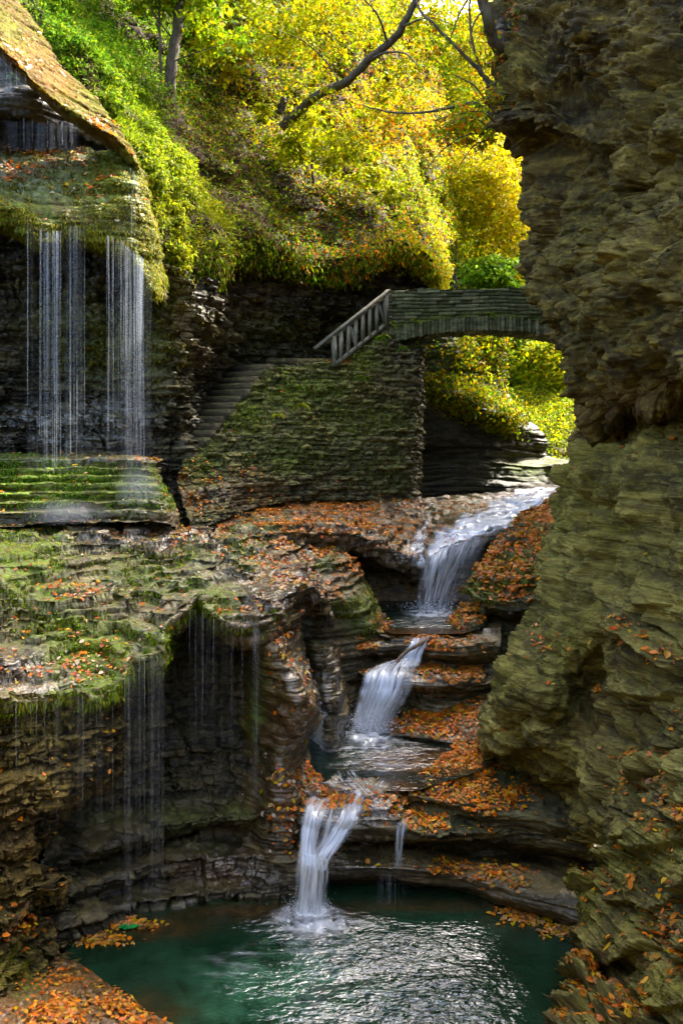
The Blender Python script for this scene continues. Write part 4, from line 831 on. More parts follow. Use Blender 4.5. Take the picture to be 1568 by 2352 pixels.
# ------------------------------------------------------------------ wooded slopes
sheet('hill', 'hill', [
    [(345, 680, 17.2), (395, 660, 17.2), (470, 615, 18.4), (560, 592, 19.7), (650, 588, 20.7), (700, 612, 21.2), (780, 632, 21.8), (830, 612, 22.2), (880, 585, 22.8), (940, 585, 23.5), (1000, 630, 24.4), (1012, 668, 25)],
    [(338, 420, 16.7), (352, 520, 16.6), (400, 600, 16.9), (475, 570, 18.1), (560, 550, 19.3), (650, 565, 20.4), (720, 590, 21), (790, 610, 21.5), (840, 580, 22), (890, 555, 22.6), (940, 560, 23.3), (995, 610, 24.2), (1008, 655, 24.8)],
    [(180, 300, 17.2), (268, 290, 17.2), (330, 360, 17.3), (400, 430, 18), (480, 450, 19.5), (560, 450, 20.8), (650, 462, 22), (750, 490, 23), (850, 482, 24.2), (920, 485, 25.5), (985, 560, 27), (1012, 630, 28)],
    [(20, 150, 17.3), (120, 150, 17.4), (250, 190, 18.2), (350, 235, 19.8), (450, 280, 21.5), (550, 300, 23), (650, 330, 24.2), (750, 380, 25.2), (850, 400, 26.5), (930, 440, 28.2), (1012, 560, 31)],
    [(-60, 0, 17.6), (55, -5, 17.8), (150, 20, 18.8), (270, 60, 20.8), (400, 110, 23.2), (520, 140, 25.5), (650, 180, 27.5), (780, 240, 29.5), (880, 320, 31), (960, 420, 33), (1030, 560, 35)],
    [(-200, -200, 19), (100, -220, 21), (280, -200, 24), (450, -180, 27), (600, -150, 30), (750, -80, 33), (900, 40, 36), (1000, 250, 39), (1060, 500, 42)],
    [(-300, -420, 21), (0, -450, 24), (280, -420, 28), (450, -360, 32), (600, -300, 36), (750, -180, 40), (900, -20, 43), (1020, 220, 45), (1090, 480, 47)]],
    M_SOIL, 'steep wooded hillside with undergrowth', step=5.0, warm0=0.15, big=0.35, bigs=0.5, scales=((0.6, 0.10),), terr=0, seed=101, fine=0.03, lump=0.08)
sheet('far_hill', 'farhill', [
    [(860, 830, 44), (1000, 820, 44), (1100, 860, 42), (1200, 930, 38), (1300, 960, 36), (1500, 950, 34)],
    [(860, 600, 47), (1000, 600, 47), (1130, 620, 46), (1250, 640, 44), (1400, 640, 42), (1560, 640, 40)],
    [(860, 380, 51), (1000, 360, 51), (1130, 340, 51), (1280, 340, 49), (1450, 340, 46), (1600, 340, 44)],
    [(860, 120, 56), (1000, 60, 57), (1130, 20, 57), (1300, 0, 56), (1500, -20, 53), (1700, -20, 50)]],
    M_SOIL, 'far wooded slope closing the gorge', step=6.0, big=0.9, bigs=0.25, scales=((0.9, 0.2),), terr=0, seed=103, lump=0.2)

# ================================================================== WATER
M_POOL = water_mat('plunge_pool_water', (0.004, 0.019, 0.008), (0.030, 0.10, 0.050), (0.085, 0.045, 0.014), 5.6, 1.0, (0.7, 1.5, 1), ior=1.66, rough=.07)
M_STREAM = water_mat('stream_pool_water', (0.003, 0.012, 0.008), (0.012, 0.04, 0.026), (0.11, 0.055, 0.016), 5.0, 0.9, (0.7, 1.3, 1), ior=1.4)
M_FALL = fall_mat('falling_water', 24.0, 1.2, 0.40, 0.62, 0.95)
M_SLIDE = fall_mat('sliding_water', 20.0, 1.6, 0.22, 0.55, 0.98, (0.93, 0.96, 0.99))
M_VEIL = fall_mat('thin_falling_water', 38.0, 0.22, 0.44, 0.78, 0.24, (0.75, 0.82, 0.9))
M_STRAND = fall_mat('water_threads', 3.0, 0.6, 0.35, 0.7, 0.2, (0.8, 0.86, 0.93), use_dens=False)
M_FOAM = fall_mat('foam', 6.0, 6.0, 0.36, 0.62, 0.95, (0.88, 0.93, 0.97))
M_SWIRL = fall_mat('foam_swirls', 3.0, 9.0, 0.48, 0.70, 0.7, (0.8, 0.88, 0.9))
M_FOAMGLINT = fall_mat('foam_glint_streaks', 4.0, 16.0, 0.50, 0.64, 0.8, (0.85, 0.9, 0.95))  # foam, and painted sparkle on the ripples by the middle pool's lip

def water_plane(name, label, z, rows, mat, step, shallow, pale, ripple, base=(0, 0, 0)):
    rr = [[(u, v, -z * F / (v - 1000.0)) for (u, v) in r] for r in rows]
    P = loft(rr, step, 40.0); P[..., 2] = z
    u, v = UV(P)
    rp = np.maximum(blobs(u, v, ripple), base[2])
    amp = 0.012 * rp
    P[..., 2] += amp * fbm(np.stack([P[..., 0] * 3.5, P[..., 1] * 6, P[..., 2] * 0], -1), 3, 5)
    at = {'shallow': np.maximum(blobs(u, v, shallow), base[0]).ravel(), 'pale': np.maximum(blobs(u, v, pale), base[1]).ravel(), 'ripple': rp.ravel()}
    o = make_mesh(name, P.reshape(-1, 3), grid_faces(*P.shape[:2]), mat, None, None, at)
    return tag(o, label, None, None, 'structure')
water_plane('pool_water', 'round green plunge pool', -6.0,
    [[(60, 2040), (700, 2030), (1500, 2040)], [(0, 2150), (700, 2150), (1600, 2150)], [(100, 2352), (700, 2352), (1700, 2352)], [(200, 2700), (700, 2700), (1700, 2700)], [(200, 3300), (700, 3300), (1700, 3300)]], M_POOL, 4.0,
    [(620, 2095, 230, 22, .8), (300, 2130, 170, 30, .8), (1000, 2080, 300, 16, .5), (1220, 2115, 120, 25, .35), (330, 2330, 120, 60, .45)],
    [(640, 2260, 260, 90, 1), (520, 2330, 160, 80, .8), (400, 2190, 120, 30, .4)],
    [(720, 2120, 170, 40, .9), (880, 2190, 220, 70, .8), (990, 2320, 190, 110, 1.1), (620, 2250, 150, 50, .3), (800, 2340, 200, 70, .5)], (0, 0.2, 0.06))
water_plane('middle_pool_water', 'small brown and green pool under the second fall', -4.9,
    [[(650, 1660), (1160, 1660)], [(650, 1700), (1160, 1700)], [(660, 1760), (1120, 1760)], [(680, 1800), (1010, 1800)], [(700, 1816), (960, 1816)]], M_STREAM, 3.0,
    [(980, 1750, 160, 30, 1), (850, 1815, 170, 24, 1), (800, 1830, 120, 16, 1)], [(800, 1745, 80, 20, .9)], [(850, 1715, 130, 30, 1), (850, 1750, 200, 20, .5), (830, 1815, 120, 18, .7)], (0, .1, 0.15))
water_plane('upper_pool_water', 'small dark pool under the first fall', -3.6,
    [[(840, 1380), (1130, 1380)], [(840, 1410), (1130, 1410)], [(870, 1440), (1110, 1440)], [(900, 1456), (1060, 1456)]], M_STREAM, 3.0,
    [(970, 1456, 110, 12, 1)], [(920, 1425, 60, 14, .5)], [(970, 1425, 90, 20, 1)], (0, 0, 0.2))

def curtain(rows, mat, name, parent, step=2.5, dens=None, wav=0.0, off=0.0, seed=0):
    P = loft(rows, step, 40.0)
    nr, nc = P.shape[:2]
    s = np.concatenate([np.zeros((nr, 1)), np.cumsum(np.linalg.norm(np.diff(P, axis=1), axis=2), axis=1)], 1).mean(axis=0)
    t = np.concatenate([np.zeros((1, nc)), np.cumsum(np.linalg.norm(np.diff(P, axis=0), axis=2), axis=0)], 0).mean(axis=1)
    S, T = np.meshgrid(s, t)
    if wav or off:
        N = grid_normals(P)
        P = P + N * (off + wav * fbm(np.stack([S * 5, T * 0.8, S * 0], -1), 3, seed))[..., None]
    a = np.linspace(0, 1, nc)[None, :]; b = np.linspace(0, 1, nr)[:, None]
    d = np.ones((nr, nc)) if dens is None else dens(a, b) * np.ones((nr, nc))
    ew = (0.06 + 0.16 * (vnoise(np.stack([S * 0 + seed, T * 2.3, S * 0], -1), 3) * .5 + .5)) + 0.14 * (vnoise(np.stack([S * 0 + seed, T * 9, S * 0], -1), 4) * .5 + .5)
    e = sstep(0, 1, a / ew) * sstep(0, 1, (1 - a) / np.roll(ew, 7, axis=0))
    d = d * e
    return make_mesh(name, P.reshape(-1, 3), grid_faces(nr, nc), mat, parent, None, {'dens': d.ravel()}, True, np.stack([S + seed * 7.3, T + seed * 3.1], -1).reshape(-1, 2))
def foam_patch(rows, z, mat, name, parent, dens, lift=0.02, amp=0.02, step=2.5, seed=3):
    rr = [[(u, v, -z * F / (v - 1000.0)) for (u, v) in r] for r in rows]
    P = loft(rr, step, 40.0); P[..., 2] = z + lift
    u, v = UV(P)
    P[..., 2] += amp * fbm(np.stack([P[..., 0] * 8, P[..., 1] * 8, P[..., 0] * 0], -1), 3, seed) + amp
    a = np.linspace(0, 1, P.shape[1])[None, :]; b = np.linspace(0, 1, P.shape[0])[:, None]
    r = np.sqrt((2 * a - 1) ** 2 + (2 * b - 1) ** 2)
    d = sstep(1.0, 0.25, r) * dens
    return make_mesh(name, P.reshape(-1, 3), grid_faces(*P.shape[:2]), mat, parent, None, {'dens': d.ravel()}, True, np.stack([P[..., 0], P[..., 1]], -1).reshape(-1, 2))
def spray(name, parent, c, n, r, up, size=(0.006, 0.016)):
    mb = MB(); p = np.asarray(c) + RNG.standard_normal((n, 3)) * np.asarray(r)
    p[:, 2] = c[2] + np.abs(RNG.standard_normal(n)) * up
    s = RNG.uniform(*size, n)[:, None]
    o = np.array([[1, 0, 0], [-.5, .87, 0], [-.5, -.87, 0], [0, 0, 1.3], [0, 0, -1.3]])
    V = (p[:, None, :] + o[None] * s[:, None]).reshape(-1, 3)
    f = np.array([[0, 1, 3], [1, 2, 3], [2, 0, 3], [1, 0, 4], [2, 1, 4], [0, 2, 4]])
    Fc = (f[None] + (np.arange(n) * 5)[:, None, None]).reshape(-1, 3)
    o = make_mesh(name, V, Fc, M_SPRAY, parent); o['kind'] = 'stuff'; return o
m, nt_ = new_mat('spray_drops'); g_ = NT(nt_); o_ = g_.n('ShaderNodeOutputMaterial'); b_ = g_.n('ShaderNodeBsdfPrincipled')
b_.inputs['Base Color'].default_value = (0.85, 0.9, 0.94, 1); b_.inputs['Roughness'].default_value = 0.3; g_.l(b_.outputs[0], o_.inputs[0]); M_SPRAY = m

def film(key, name, parent, mat, dens, st, lift=0.02, gain=1.0):
    P, N, u0, v0 = SURF[key]; u, v = UV(P)
    d = dens(u, v); rr = np.where(d.max(1) > 0.02)[0]; cc = np.where(d.max(0) > 0.02)[0]
    sl = (slice(max(rr[0] - 2, 0), rr[-1] + 3), slice(max(cc[0] - 2, 0), cc[-1] + 3))
    G = (P + N * lift)[sl]; d = d[sl] * gain; S, T = st(u[sl], v[sl])
    return make_mesh(name, G.reshape(-1, 3), grid_faces(*G.shape[:2]), mat, parent, None, {'dens': d.ravel()}, True, np.stack([S, T], -1).reshape(-1, 2))
def along(line):                # distance along and signed distance from a course, with its half width
    L = np.array(line, float); seg = np.linalg.norm(np.diff(L[:, :2], axis=0), axis=1); cum = np.concatenate([[0], np.cumsum(seg)])
    def f(u, v):
        best = np.full(u.shape, 1e9); T = np.zeros(u.shape); S = np.zeros(u.shape); Wd = np.ones(u.shape)
        for i in range(len(L) - 1):
            a, b = L[i], L[i + 1]; dx, dy = b[0] - a[0], b[1] - a[1]; t = np.clip(((u - a[0]) * dx + (v - a[1]) * dy) / seg[i] ** 2, 0, 1)
            ex, ey = u - a[0] - t * dx, v - a[1] - t * dy; d = np.hypot(ex, ey); m = d < best
            best = np.where(m, d, best); T = np.where(m, cum[i] + t * seg[i], T); S = np.where(m, d * np.sign(ex * dy - ey * dx), S); Wd = np.where(m, a[2] + t * (b[2] - a[2]), Wd)
        return S, T, Wd
    return f
def course(key, name, parent, mat, line, ks, kt, gain=1.0, lift=0.02):
    f = along(line)
    def dn(u, v):
        S, T, Wd = f(u, v); w = Wd * (1 + .35 * vnoise(np.stack([T * .06, S * 0, T * 0], -1), 5)); return sstep(1.0, .45, np.abs(S) / w)
    def st(u, v):
        S, T, Wd = f(u, v); return S * ks, T * kt
    return film(key, name, parent, mat, dn, st, lift, gain)
# first fall: sheet sliding down the bed into the upper pool
wf = root('waterfall', W(1000, 1403, 16.35), 'wide slanting cascade sliding under the bridge into the small upper pool', 'waterfall', 'cascades of the main stream')
stream_rows = [[(1196, 1124, 24.2), (1232, 1123, 24.2), (1278, 1122, 24.2)], [(1130, 1156, 20.9), (1180, 1152, 20.9), (1250, 1148, 20.9)], [(1070, 1192, 18.9), (1120, 1184, 19.1), (1190, 1182, 19.2)],
    [(1000, 1250, 17.1), (1060, 1226, 17.6), (1140, 1212, 18.0)], [(966, 1288, 16.40), (1010, 1266, 16.7), (1060, 1246, 17.0), (1132, 1220, 17.6)]]
fall_rows = [[(966, 1288, 16.40), (1010, 1266, 16.7), (1060, 1246, 17.0), (1132, 1220, 17.6)], [(959, 1312, 16.2), (1000, 1296, 16.45), (1048, 1282, 16.7), (1112, 1266, 17.1)], [(954, 1352, 16.2), (990, 1346, 16.35), (1030, 1338, 16.5), (1076, 1330, 16.7)],
    [(948, 1404, 16.28), (978, 1406, 16.25), (1008, 1405, 16.28), (1046, 1402, 16.35)]]
course('bed', 'sliding_water', wf, M_SLIDE, [(1262, 1126, 40), (1210, 1146, 34), (1150, 1178, 34), (1100, 1208, 40), (1062, 1232, 48), (1010, 1272, 46)], 0.04, 0.012, 1.5, 0.03)
course('bed', 'sliding_water', wf, M_SLIDE, [(1235, 1150, 14), (1180, 1186, 16), (1140, 1212, 18), (1100, 1240, 20)], 0.05, 0.012, 1.4, 0.05)
for k, (of, dn) in enumerate(((0.0, 1.0), (0.06, 0.75))):
    curtain(fall_rows, M_FALL, 'water_curtain', wf, 2.2, lambda a, b, dn=dn: dn * (0.95 - 0.62 * sstep(0.25, 0.9, a)) * (1.0 - 0.42 * b) + 0.12, 0.03, of, 3 + k)
foam_patch([[(930, 1396), (1060, 1396)], [(915, 1410), (1060, 1410)], [(920, 1428), (1050, 1426)]], -3.6, M_FOAM, 'foam', wf, 1.0, 0.015, 0.02)
spray('spray', wf, W(985, 1398, 16.25), 220, (0.3, 0.06, 0.1), 0.07, (0.004, 0.010))
wf = root('waterfall', W(985, 1290, 16.9), 'little broken side trickle over dark ledges left of the slanting cascade', 'waterfall', 'cascades of the main stream')
course('bed', 'water_film', wf, M_SLIDE, [(1030, 1146, 12), (1000, 1172, 22), (985, 1200, 18), (1000, 1222, 14), (985, 1250, 20), (968, 1290, 20)], 0.06, 0.016, 1.0, 0.03)
course('slope', 'water_film', wf, M_SLIDE, [(985, 1200, 14), (960, 1240, 18), (955, 1290, 16)], 0.06, 0.016, .8, 0.03)
# second fall, in two drops
wf = root('waterfall', W(856, 1684, 13.1), 'white two-step cascade splitting round a branch into the brown middle pool', 'waterfall', 'cascades of the main stream')
up_rows = [[(944, 1458, 14.95), (990, 1458, 14.95)], [(942, 1474, 14.25), (986, 1474, 14.15)], [(928, 1496, 14.1), (974, 1496, 14.0)], [(912, 1522, 14.0), (968, 1520, 13.9)], [(888, 1534, 13.85), (964, 1532, 13.8)]]
lo_rows = [[(900, 1526, 14.0), (966, 1526, 13.95)], [(858, 1538, 13.75), (905, 1538, 13.7), (962, 1540, 13.65)], [(840, 1550, 13.55), (890, 1553, 13.42), (956, 1560, 13.36)], [(828, 1580, 13.38), (878, 1588, 13.25), (944, 1592, 13.28)],
    [(816, 1625, 13.28), (866, 1632, 13.15), (918, 1632, 13.2)], [(804, 1676, 13.2), (856, 1686, 13.05), (900, 1682, 13.1)]]
for k in range(2):
    curtain(up_rows, M_FALL, 'water_curtain', wf, 2.0, lambda a, b: 1.05 + 0 * a, 0.03, 0.04 * k, 11 + k)
for k in range(3):
    curtain(lo_rows, M_FALL, 'water_curtain', wf, 2.0, lambda a, b: (1.1 - 0.75 * sstep(0.55, 0.85, a)) * (1 - 0.2 * b), 0.045, 0.05 * k, 14 + k)
foam_patch([[(780, 1664), (930, 1664)], [(770, 1690), (930, 1690)], [(780, 1730), (920, 1730)]], -4.9, M_FOAM, 'foam', wf, 1.2, 0.02, 0.03)
spray('spray', wf, W(852, 1676, 13.05), 500, (0.28, 0.1, 0.1), 0.14, (0.004, 0.011))
foam_patch([[(740, 1690), (960, 1690)], [(730, 1720), (1000, 1720)], [(760, 1765), (1010, 1762)]], -4.9, M_FOAMGLINT, 'foam_glint_streaks', wf, 1.2, 0.012, 0.008, seed=8)
# third fall into the plunge pool
wf = root('waterfall', W(712, 2100, 9.95), 'lowest white cascade pouring over the rim into the round green pool', 'waterfall', 'cascades of the main stream')
wL = [[(706, 1836, 10.85), (735, 1840, 10.85), (770, 1842, 10.85)], [(694, 1862, 10.42), (718, 1870, 10.42), (752, 1872, 10.42)], [(690, 1900, 10.3), (710, 1908, 10.28), (735, 1912, 10.3)], [(688, 1940, 10.2), (706, 1946, 10.18), (728, 1948, 10.2)], [(684, 1985, 10.1), (708, 1990, 10.06), (736, 1988, 10.1)]]
wR = [[(790, 1840, 10.85), (815, 1842, 10.85), (845, 1846, 10.85)], [(778, 1868, 10.42), (806, 1870, 10.42), (838, 1868, 10.45)], [(758, 1900, 10.32), (784, 1908, 10.3), (814, 1904, 10.32)], [(736, 1936, 10.24), (756, 1946, 10.2), (784, 1944, 10.22)], [(722, 1968, 10.14), (738, 1975, 10.1), (758, 1974, 10.14)], [(712, 1996, 10.08), (732, 2000, 10.05), (750, 1998, 10.08)]]
wP = [[(686, 1950, 10.18), (712, 1956, 10.14), (746, 1956, 10.16)], [(682, 1990, 10.1), (715, 1996, 10.04), (752, 1990, 10.1)], [(679, 2040, 10.05), (714, 2048, 9.98), (750, 2040, 10.03)], [(674, 2088, 10.02), (712, 2108, 9.92), (752, 2092, 10.0)]]
for k in range(2):
    curtain(wL, M_FALL, 'water_curtain', wf, 2.0, lambda a, b: 0.95 * (1 - 0.5 * sstep(0.25, 0.0, b)) + 0 * a, 0.05, 0.03 * k, 21 + k)
    curtain(wR, M_FALL, 'water_curtain', wf, 2.0, lambda a, b: 0.9 * (1 - 0.4 * sstep(0.25, 0.0, b)) + 0 * a, 0.05, 0.03 * k, 26 + k)
for k in range(3):
    curtain(wP, M_FALL, 'water_curtain', wf, 2.0, lambda a, b: 0.85 * sstep(0.0, 0.12, b) + 0.15 * b + 0 * a, 0.06, 0.05 * k, 36 + k)
curtain([[(704, 1838, 10.82), (760, 1842, 10.8), (842, 1846, 10.8)], [(692, 1864, 10.42), (748, 1872, 10.40), (838, 1870, 10.43)], [(688, 1905, 10.28), (738, 1922, 10.22), (812, 1908, 10.28)], [(684, 1950, 10.17), (718, 1966, 10.1), (764, 1956, 10.14)]], M_FALL, 'water_curtain', wf, 2.0, lambda a, b: 0.55 + 0 * a, 0.05, 0.0, 47)
curtain([[(700, 1870, 10.44), (760, 1878, 10.42), (835, 1876, 10.45)], [(694, 1930, 10.32), (750, 1940, 10.3), (790, 1930, 10.36)]], M_VEIL, 'water_veil', wf, 2.0, lambda a, b: 1.2 * (1 - b) + 0 * a, 0.02, 0.02, 44)
course('bowl', 'water_film', wf, M_FOAMGLINT, [(850, 1786, 110), (800, 1830, 110), (760, 1868, 80)], 0.012, 0.03, 1.3, 0.015)  # pale streaks paint sparkle into the thin water over the lip
course('bowl', 'water_film', wf, M_SLIDE, [(820, 1830, 20), (812, 1862, 24), (806, 1885, 24)], 0.05, 0.016, .8, 0.02)
course('bowl', 'water_film', wf, M_SLIDE, [(735, 1822, 24), (722, 1855, 26), (712, 1885, 24)], 0.05, 0.016, .8, 0.02)
for k, rw in enumerate(([[(700, 1790), (900, 1790)], [(690, 1812), (920, 1812)], [(700, 1830), (930, 1830)]], [[(760, 1740), (980, 1735)], [(740, 1765), (1000, 1760)], [(780, 1790), (960, 1785)]])):
    foam_patch(rw, -4.9, M_FOAMGLINT, 'foam_glint_streaks', wf, 1.0, 0.015 + .03 * (1 - k), 0.008, seed=12 + k)  # streaks stand in for glints on the ripples before the lip
foam_patch([[(610, 2076), (810, 2076)], [(600, 2108), (820, 2108)], [(610, 2165), (830, 2165)]], -6.0, M_FOAM, 'foam', wf, 1.25, 0.015, 0.025)
foam_patch([[(640, 2082), (784, 2082)], [(640, 2104), (784, 2104)], [(650, 2134), (780, 2134)]], -6.0, M_FOAM, 'foam', wf, 2.0, 0.05, 0.04, seed=6)
spray('spray', wf, W(712, 2100, 9.95), 600, (0.15, 0.08, 0.08), 0.09, (0.002, 0.006))
foam_patch([[(380, 2190), (620, 2150)], [(400, 2250), (700, 2180)], [(430, 2300), (640, 2260)]], -6.0, M_SWIRL, 'foam_glint_streaks', wf, 0.55, 0.01, 0.004, seed=15)
foam_patch([[(560, 2100), (900, 2100)], [(520, 2150), (960, 2150)], [(560, 2210), (900, 2210)]], -6.0, M_SWIRL, 'foam_glint_streaks', wf, 0.9, 0.01, 0.004, seed=16)
wf = root('waterfall', W(925, 1990, 10.3), 'narrow thread of water over the rim right of the lowest cascade', 'waterfall', 'cascades of the main stream')
curtain([[(908, 1888, 10.4), (938, 1892, 10.4)], [(904, 1925, 10.3), (934, 1925, 10.3)], [(902, 1990, 10.25), (932, 1990, 10.25)]], M_FALL, 'water_curtain', wf, 2.0, lambda a, b: 0.75 + 0 * a, 0.01, 0.0, 31)
curtain([[(862, 2006, 10.2), (942, 2008, 10.2)], [(862, 2040, 10.15), (942, 2040, 10.15)], [(860, 2078, 10.1), (944, 2078, 10.1)]], M_VEIL, 'water_veil', wf, 2.0, lambda a, b: 0.9 + 0 * a, 0.01, 0.0, 32)

# dripping veils: curtains and threads hanging from the mossy lips
def veil(label, bands, threads, base, group='thin veils of falling water'):
    r = root('veil_waterfall', base, label, 'waterfall', group)
    for k, (u0, v0, u1, v1, vb, Y, dn) in enumerate(bands):
        for q in range(2):
            curtain([[(u0, v0, Y), ((u0 + u1) / 2, (v0 + v1) / 2, Y - .03), (u1, v1, Y)], [(u0, (v0 + vb) / 2, Y - .02), (u1, (v1 + vb) / 2, Y - .02)], [(u0 - 2, vb, Y - 0.04), (u1 + 2, vb, Y - 0.04)]],
                    M_VEIL, 'water_veil', r, 3.0, lambda a, b, dn=dn: dn * (1 - 0.25 * b) + 0 * a, 0.02, 0.05 * q, int(u0) + 13 * q + k)
    mb = MB(); uvs = []
    for (u0, v0, u1, v1, vb, Y, n, rad) in threads:
        for i in range(n):
            f = RNG.random() if n > 1 else 0.5; u = u0 + (u1 - u0) * f; v = v0 + (v1 - v0) * f
            y = Y + RNG.uniform(-.08, .05); e = vb - RNG.random() ** 2 * 0.35 * (vb - v)
            k = 7; t = np.linspace(0, 1, k)
            a, b = np.array(W(u, v - 6, y)), np.array(W(u + RNG.uniform(-1, 1), e, y - 0.02))
            pts = a[None] * (1 - t[:, None]) + b[None] * t[:, None]
            pts[:, 0] += 0.004 * RNG.standard_normal(k)
            mb.tube(pts, rad * RNG.uniform(0.5, 1.3) * (1 - 0.3 * t), 4)
            uu = np.repeat(np.stack([np.full(k, RNG.random() * 60), t * 3 + RNG.random() * 9], -1), 4, 0); uvs.append(uu)
    V = np.concatenate(mb.v); o = make_mesh('water_threads', V, np.concatenate(mb.q), M_STRAND, r, None, {'dens': np.ones(len(V))}, True, np.concatenate(uvs)); o['kind'] = 'stuff'
    return r
veil('tall thin veil of water falling from the mossy ledge at the far left', [(98, 534, 142, 536, 1085, 14.6, .9), (146, 520, 196, 525, 1080, 14.75, .5), (60, 505, 100, 534, 1080, 14.45, .25)],
     [(100, 534, 140, 536, 1080, 14.55, 14, .006), (150, 522, 195, 526, 1070, 14.7, 9, .005), (60, 505, 95, 530, 1040, 14.4, 5, .004)], W(120, 1080, 14.6))
veil('denser white veil falling beside the grassy bank onto the stepped block', [(244, 545, 262, 552, 1080, 14.9, .7), (284, 562, 332, 600, 1100, 15.0, 1.25), (264, 552, 284, 562, 1080, 14.95, .3), (330, 600, 350, 625, 1100, 15.1, .5)],
     [(246, 545, 262, 550, 1060, 14.85, 7, .005), (286, 565, 330, 600, 1095, 14.95, 22, .007), (296, 450, 312, 470, 600, 15.2, 5, .006), (300, 390, 315, 410, 560, 15.5, 4, .006), (262, 550, 286, 560, 1000, 14.9, 4, .004)], W(310, 1090, 15.0))
veil('faint drips in the dark gap under the golden slab', [(0, 128, 70, 190, 205, 13.75, .35), (0, 275, 190, 290, 345, 14.4, .35)], [(0, 126, 68, 186, 205, 13.7, 7, .003), (0, 270, 190, 290, 340, 14.4, 12, .003)], W(80, 340, 14.4))
veil('long silvery drips falling from the jutting mossy lip to the pool', [(284, 1560, 304, 1540, 2120, 9.35, .55), (338, 1508, 378, 1500, 2110, 9.6, .6), (304, 1530, 336, 1512, 2000, 9.5, .3)],
     [(286, 1562, 300, 1545, 2135, 9.3, 5, .0035), (310, 1526, 336, 1512, 2050, 9.5, 5, .003), (342, 1508, 376, 1500, 2090, 9.6, 9, .0035)], W(330, 2120, 9.55))
veil('sparse drips under the leafy front edge of the left ledge', [(30, 1615, 270, 1590, 1900, 8.75, .22)], [(20, 1616, 270, 1596, 1950, 8.7, 16, .0022)], W(150, 1950, 8.75))
veil('single bright drip falling past the rock rib', [(578, 1444, 596, 1442, 1830, 10.25, .8)], [(582, 1440, 594, 1440, 1840, 10.22, 5, .004)], W(588, 1840, 10.25))
veil('faint drips in front of the shadowed alcove', [(425, 1405, 560, 1440, 1720, 10.35, .22)], [(425, 1400, 560, 1436, 1760, 10.3, 14, .0025)], W(490, 1760, 10.3))

m, nt_ = new_mat('mist'); g_ = NT(nt_); o_ = g_.n('ShaderNodeOutputMaterial'); v_ = g_.n('ShaderNodeVolumePrincipled')
v_.inputs['Color'].default_value = (0.95, 0.97, 1, 1); tc_ = g_.n('ShaderNodeTexCoord'); vm_ = g_.n('ShaderNodeVectorMath', operation='DISTANCE'); g_.l(tc_.outputs['Generated'], vm_.inputs[0]); vm_.inputs[1].default_value = (.5, .5, .5)
f_ = g_.math('MULTIPLY', g_.step(vm_.outputs['Value'], 0.48, 0.02), g_.step(g_.noise(tc_.outputs['Object'], 3.0, 3), .3, .7, .3, 1.0))
g_.l(g_.math('MULTIPLY', f_, 0.9), v_.inputs['Density']); g_.l(v_.outputs[0], o_.inputs['Volume']); M_MIST = m
for (u, v, Y, rx, ry, rz, lab) in ((318, 1130, 14.3, .55, .5, .55, 'spray mist where the dense veil lands on the stepped block'), (150, 1175, 13.6, .9, .5, .28, 'spray mist at the foot of the stepped block')):
    th = np.linspace(0, np.pi, 14); ph = np.linspace(0, 2 * np.pi, 25); c = np.array(W(u, v, Y))
    G = c + np.stack([rx * np.sin(th)[:, None] * np.cos(ph), ry * np.sin(th)[:, None] * np.sin(ph), rz * np.cos(th)[:, None] * np.ones(25)], -1)
    tag(make_mesh('mist', G.reshape(-1, 3), grid_faces(14, 25), M_MIST), lab, None, None, 'stuff')
# ================================================================== MASONRY, STAIRS, BRIDGE, RAILING
wall_rows = [
    [(424, 1050, 17.6), (442, 1034, 17.8), (482, 1000, 18.2), (530, 944, 18.8), (556, 904, 19.1), (586, 866, 19.5), (616, 836, 19.8), (680, 828, 20.0), (756, 824, 20.2), (800, 818, 20.5), (845, 778, 21.0), (890, 752, 21.3), (925, 788, 21.38), (962, 800, 21.4), (975, 795, 23.2)],
    [(415, 1075, 17.3), (450, 1060, 17.5), (500, 1010, 18.1), (550, 950, 18.7), (600, 890, 19.3), (640, 862, 19.6), (700, 856, 19.8), (760, 854, 20.0), (810, 840, 20.3), (860, 810, 20.8), (900, 800, 21.1), (935, 815, 21.2), (962, 820, 21.3), (975, 820, 23.2)],
    [(408, 1110, 16.9), (450, 1100, 17.1), (520, 1050, 17.8), (600, 990, 18.6), (700, 960, 19.2), (800, 950, 19.8), (880, 940, 20.3), (940, 935, 20.8), (957, 930, 21.0), (972, 930, 23)],
    [(425, 1165, 16.3), (470, 1150, 16.6), (540, 1110, 17.3), (620, 1080, 18.0), (720, 1060, 18.8), (820, 1050, 19.4), (900, 1045, 20.0), (940, 1042, 20.4), (953, 1040, 20.7), (968, 1040, 23)],
    [(445, 1222, 15.6), (500, 1200, 16.2), (560, 1172, 17.0), (640, 1155, 17.9), (740, 1150, 18.8), (830, 1150, 19.4), (900, 1152, 19.9), (932, 1155, 20.2), (945, 1155, 20.6), (965, 1155, 23)]]
sheet('stone_wall', 'wallstone', wall_rows, M_MASON, 'tall mossy dry-stone retaining wall carrying the stairs beside the bridge', 2.2, thing='wall',
      moss=[(640, 890, 90, 70, .9), (570, 960, 60, 60, .9), (720, 870, 80, 40, .6), (820, 830, 60, 50, .8), (480, 1060, 60, 60, .6), (780, 960, 200, 60, .55), (620, 1040, 150, 50, .5), (860, 1060, 90, 70, .4), (700, 880, 160, 60, .75)], warm=[(440, 1120, 40, 60, .5), (560, 1140, 100, 40, .3), (860, 930, 80, 80, .25)], wet0=.1, wet=[(470, 1120, 60, 60, .5)],
      big=0.08, bigs=1.1, scales=((0.12, 0.09), (0.05, 0.03)), terr=0.0, seed=111, block=1.15, fine=0.03, warp=0.35, cells=((0.24, 0.06, 1.9, 0),))
